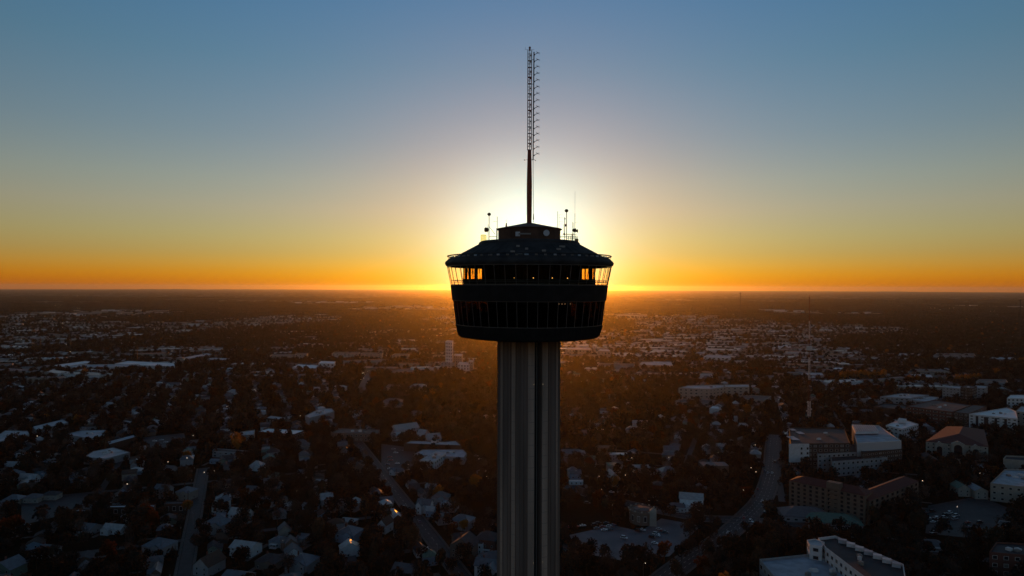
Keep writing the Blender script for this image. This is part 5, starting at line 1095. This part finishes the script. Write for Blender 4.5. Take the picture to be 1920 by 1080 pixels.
# the many trees beyond: one object, instances of crowns with trunks
def gn_scatter(name, pts, kinds, scl, sources):
    me = bpy.data.meshes.new(name); me.vertices.add(len(pts)); me.vertices.foreach_set('co', np.array(pts, np.float32).ravel())
    r = np.random.default_rng(3)
    a = me.attributes.new('idx', 'INT', 'POINT'); a.data.foreach_set('value', np.array(kinds, np.int32))
    a = me.attributes.new('scl', 'FLOAT', 'POINT'); a.data.foreach_set('value', np.array(scl, np.float32))
    a = me.attributes.new('rot', 'FLOAT', 'POINT'); a.data.foreach_set('value', r.uniform(0, 6.28, len(pts)).astype(np.float32))
    o = obj(name, me, kind='stuff'); src = bpy.data.collections.new(name + '_sources')
    for i, m_ in enumerate(sources): src.objects.link(bpy.data.objects.new('%s_source_%02d' % (name, i), m_))
    ng = bpy.data.node_groups.new(name, 'GeometryNodeTree'); ng.interface.new_socket('Geometry', in_out='INPUT', socket_type='NodeSocketGeometry'); ng.interface.new_socket('Geometry', in_out='OUTPUT', socket_type='NodeSocketGeometry')
    n = ng.nodes; l = ng.links; gi = n.new('NodeGroupInput'); go = n.new('NodeGroupOutput'); ip = n.new('GeometryNodeInstanceOnPoints'); ci = n.new('GeometryNodeCollectionInfo')
    ci.inputs['Collection'].default_value = src; ci.inputs['Separate Children'].default_value = True; ci.inputs['Reset Children'].default_value = True
    def attr(nm, ty): x = n.new('GeometryNodeInputNamedAttribute'); x.data_type = ty; x.inputs['Name'].default_value = nm; return x.outputs['Attribute']
    l.new(gi.outputs[0], ip.inputs['Points']); l.new(ci.outputs[0], ip.inputs['Instance']); ip.inputs['Pick Instance'].default_value = True
    l.new(attr('idx', 'INT'), ip.inputs['Instance Index']); l.new(attr('scl', 'FLOAT'), ip.inputs['Scale'])
    cx = n.new('ShaderNodeCombineXYZ'); l.new(attr('rot', 'FLOAT'), cx.inputs[2]); l.new(cx.outputs[0], ip.inputs['Rotation']); l.new(ip.outputs[0], go.inputs[0])
    md = o.modifiers.new('scatter', 'NODES'); md.node_group = ng; return o
mid_src = [crown_mesh(70 + k, 4.8, 8.5, KIND[k][1], 190 if k != 6 else 160, .95 if k != 6 else 1.6, k == 6) for k in range(7)]
pts = [(x, y, -.3) for x, y, k, s_ in rest]; kd = [k for *_, k, s_ in [(q[0], q[1], q[2], q[3]) for q in rest]]; sl = [q[3] for q in rest]
# 1640 m to 3800 m: single trees; beyond: clumps
yy = 1650.0
while yy < 3900:
    st = 15 if yy < 2500 else 19; xx = -yy * .98
    while xx < yy * .98:
        x, y = xx + TR.uniform(-7, 7), yy + TR.uniform(-7, 7)
        if noise.noise(Vector((x * .0011, y * .0006, 4.2))) < (.12 if x < -300 else .0) or TR.random() < .38: pts.append((x, y, -.5)); kd.append(pick_kind(x, y)); sl.append(TR.uniform(.9, 1.5))
        xx += st
    yy += st
gn_scatter('woodland', pts, kd, sl, mid_src)
def clump_mesh(seed, m_):
    rd = np.random.default_rng(seed); n = 260; c = np.stack([rd.uniform(-45, 45, n), rd.uniform(-45, 45, n), rd.uniform(1, 9, n)], 1); a = rd.normal(size=(n, 3)); a /= np.linalg.norm(a, axis=1)[:, None]; b = np.cross(a, rd.normal(size=(n, 3))); b /= np.linalg.norm(b, axis=1)[:, None]
    s = rd.uniform(1.5, 4, n)[:, None]; v = np.stack([c - a * s, c + b * s, c + a * s, c - b * s], 1).reshape(-1, 3)
    me = bpy.data.meshes.new('clump'); me.from_pydata(v.tolist(), [], np.arange(n * 4).reshape(-1, 4).tolist()); me.materials.append(m_); return me
pts, kd, sl = [], [], []; yy = 3900.0
while yy < 10500:
    st = 75 * (yy / 3900) ** .5; xx = -yy * .98
    while xx < yy * .98:
        x, y = xx + TR.uniform(-30, 30), yy + TR.uniform(-30, 30)
        if noise.noise(Vector((x * .0011, y * .0006, 4.2))) < .18: pts.append((x, y, -1)); kd.append(TR.choice((0, 0, 1, 2, 2))); sl.append(TR.uniform(.8, 1.3) * (yy / 3900) ** .4)
        xx += st
    yy += st
gn_scatter('distant_woodland', pts, kd, sl, [clump_mesh(1, M['leaf']), clump_mesh(2, M['leaf2']), clump_mesh(3, M['leaf'])])

# ------------------------------------------------------------ labels: what it is, and which one by the nearest landmark
MARKS = [(805, 855, 'T-shaped school'), (755, 805, 'big church hall'), (528, 808, 'wide white hall'), (200, 850, 'mottled metal roof'), (95, 796, 'slanting pale roof'), (180, 812, 'grey-blue flat roof'),
    (215, 950, 'sunlit flat shop'), (272, 950, 'brick-fronted shop'), (1400, 972, 'avenue junction'), (1204, 965, 'stone pavilion'), (1296, 940, 'bright gabled block'), (1550, 930, 'long tan hotel'),
    (1795, 842, 'three-gabled hotel'), (1517, 780, 'tall radio mast'), (1338, 740, 'very long building'), (1500, 1055, 'modern flat complex'), (1785, 978, 'dark car lot'), (1200, 1020, 'pale car park'),
    (988, 980, 'tower shaft'), (988, 800, 'upper tower shaft'), (326, 943, 'pale-edged roof'), (1890, 1050, 'corner brick building'), (1670, 765, 'dark garage'), (1865, 790, 'white apartments'), (665, 810, 'tan building row'),
    (461, 1028, 'white veranda house'), (720, 990, 'narrow gabled house'), (872, 1030, 'tall gable-fronted house'), (100, 945, 'dark side lot'), (300, 1030, 'pyramid-roofed house'), (567, 1062, 'slate pyramid house'),
    (55, 898, 'bright ridged house'), (482, 875, 'peaked white house'), (1450, 880, 'upper avenue'), (850, 662, 'hazy tall block'), (220, 685, 'white warehouse row'), (598, 775, 'dotted curved roof'), (1480, 830, 'dark six-storey block'), (1620, 710, 'golden tree clump'), (1890, 895, 'beige parapet building')]
ONES = 'nearest second third fourth fifth sixth seventh eighth ninth tenth eleventh twelfth thirteenth fourteenth fifteenth sixteenth seventeenth eighteenth nineteenth twentieth'.split()
def finish_labels():
    by = {}
    for o, base in PLACED:
        x, y = o.location.x, o.location.y; u, v = pix(x, y, 2)
        m = min(MARKS, key=lambda q: math.hypot(q[0] - u, (q[1] - v) * 1.4)); du, dv = u - m[0], (v - m[1]) * 1.4
        side = ('beyond' if dv < 0 else 'before') if abs(dv) > abs(du) else ('left of' if du < 0 else 'right of')
        by.setdefault((base, side, m[2]), []).append((math.hypot(du, dv), o))
    for (base, side, nm), lst in by.items():
        lst.sort(key=lambda q: q[0])
        for k, (_, o) in enumerate(lst):
            if len(lst) == 1: o['label'] = '%s, %s the %s' % (base, side, nm)
            else: o['label'] = '%s, %s %s the %s' % (base, ONES[min(k, 19)], side, nm)
finish_labels()
def haze_box(density, aniso, color, half=41000.0, top=236.0):
    me = bpy.data.meshes.new('haze')
    v = [(sx * half, sy * half, z) for z in (-2.0, top) for sx, sy in ((-1, -1), (1, -1), (1, 1), (-1, 1))]
    me.from_pydata(v, [], [(3, 2, 1, 0), (4, 5, 6, 7), (0, 1, 5, 4), (1, 2, 6, 5), (2, 3, 7, 6), (3, 0, 4, 7)])
    m = bpy.data.materials.new('haze_air'); m.use_nodes = True
    nt = m.node_tree; nt.nodes.remove(nt.nodes['Principled BSDF'])
    pv = nt.nodes.new('ShaderNodeVolumePrincipled')
    pv.inputs['Color'].default_value = (*color, 1); pv.inputs['Density'].default_value = density
    pv.inputs['Anisotropy'].default_value = aniso
    nt.links.new(pv.outputs[0], nt.nodes['Material Output'].inputs['Volume'])
    me.materials.append(m)
    o = bpy.data.objects.new('haze', me); COL.objects.link(o); o['kind'] = 'stuff'
    return o
haze_box(1.6e-5, 0.88, (0.96, 0.92, 0.90))
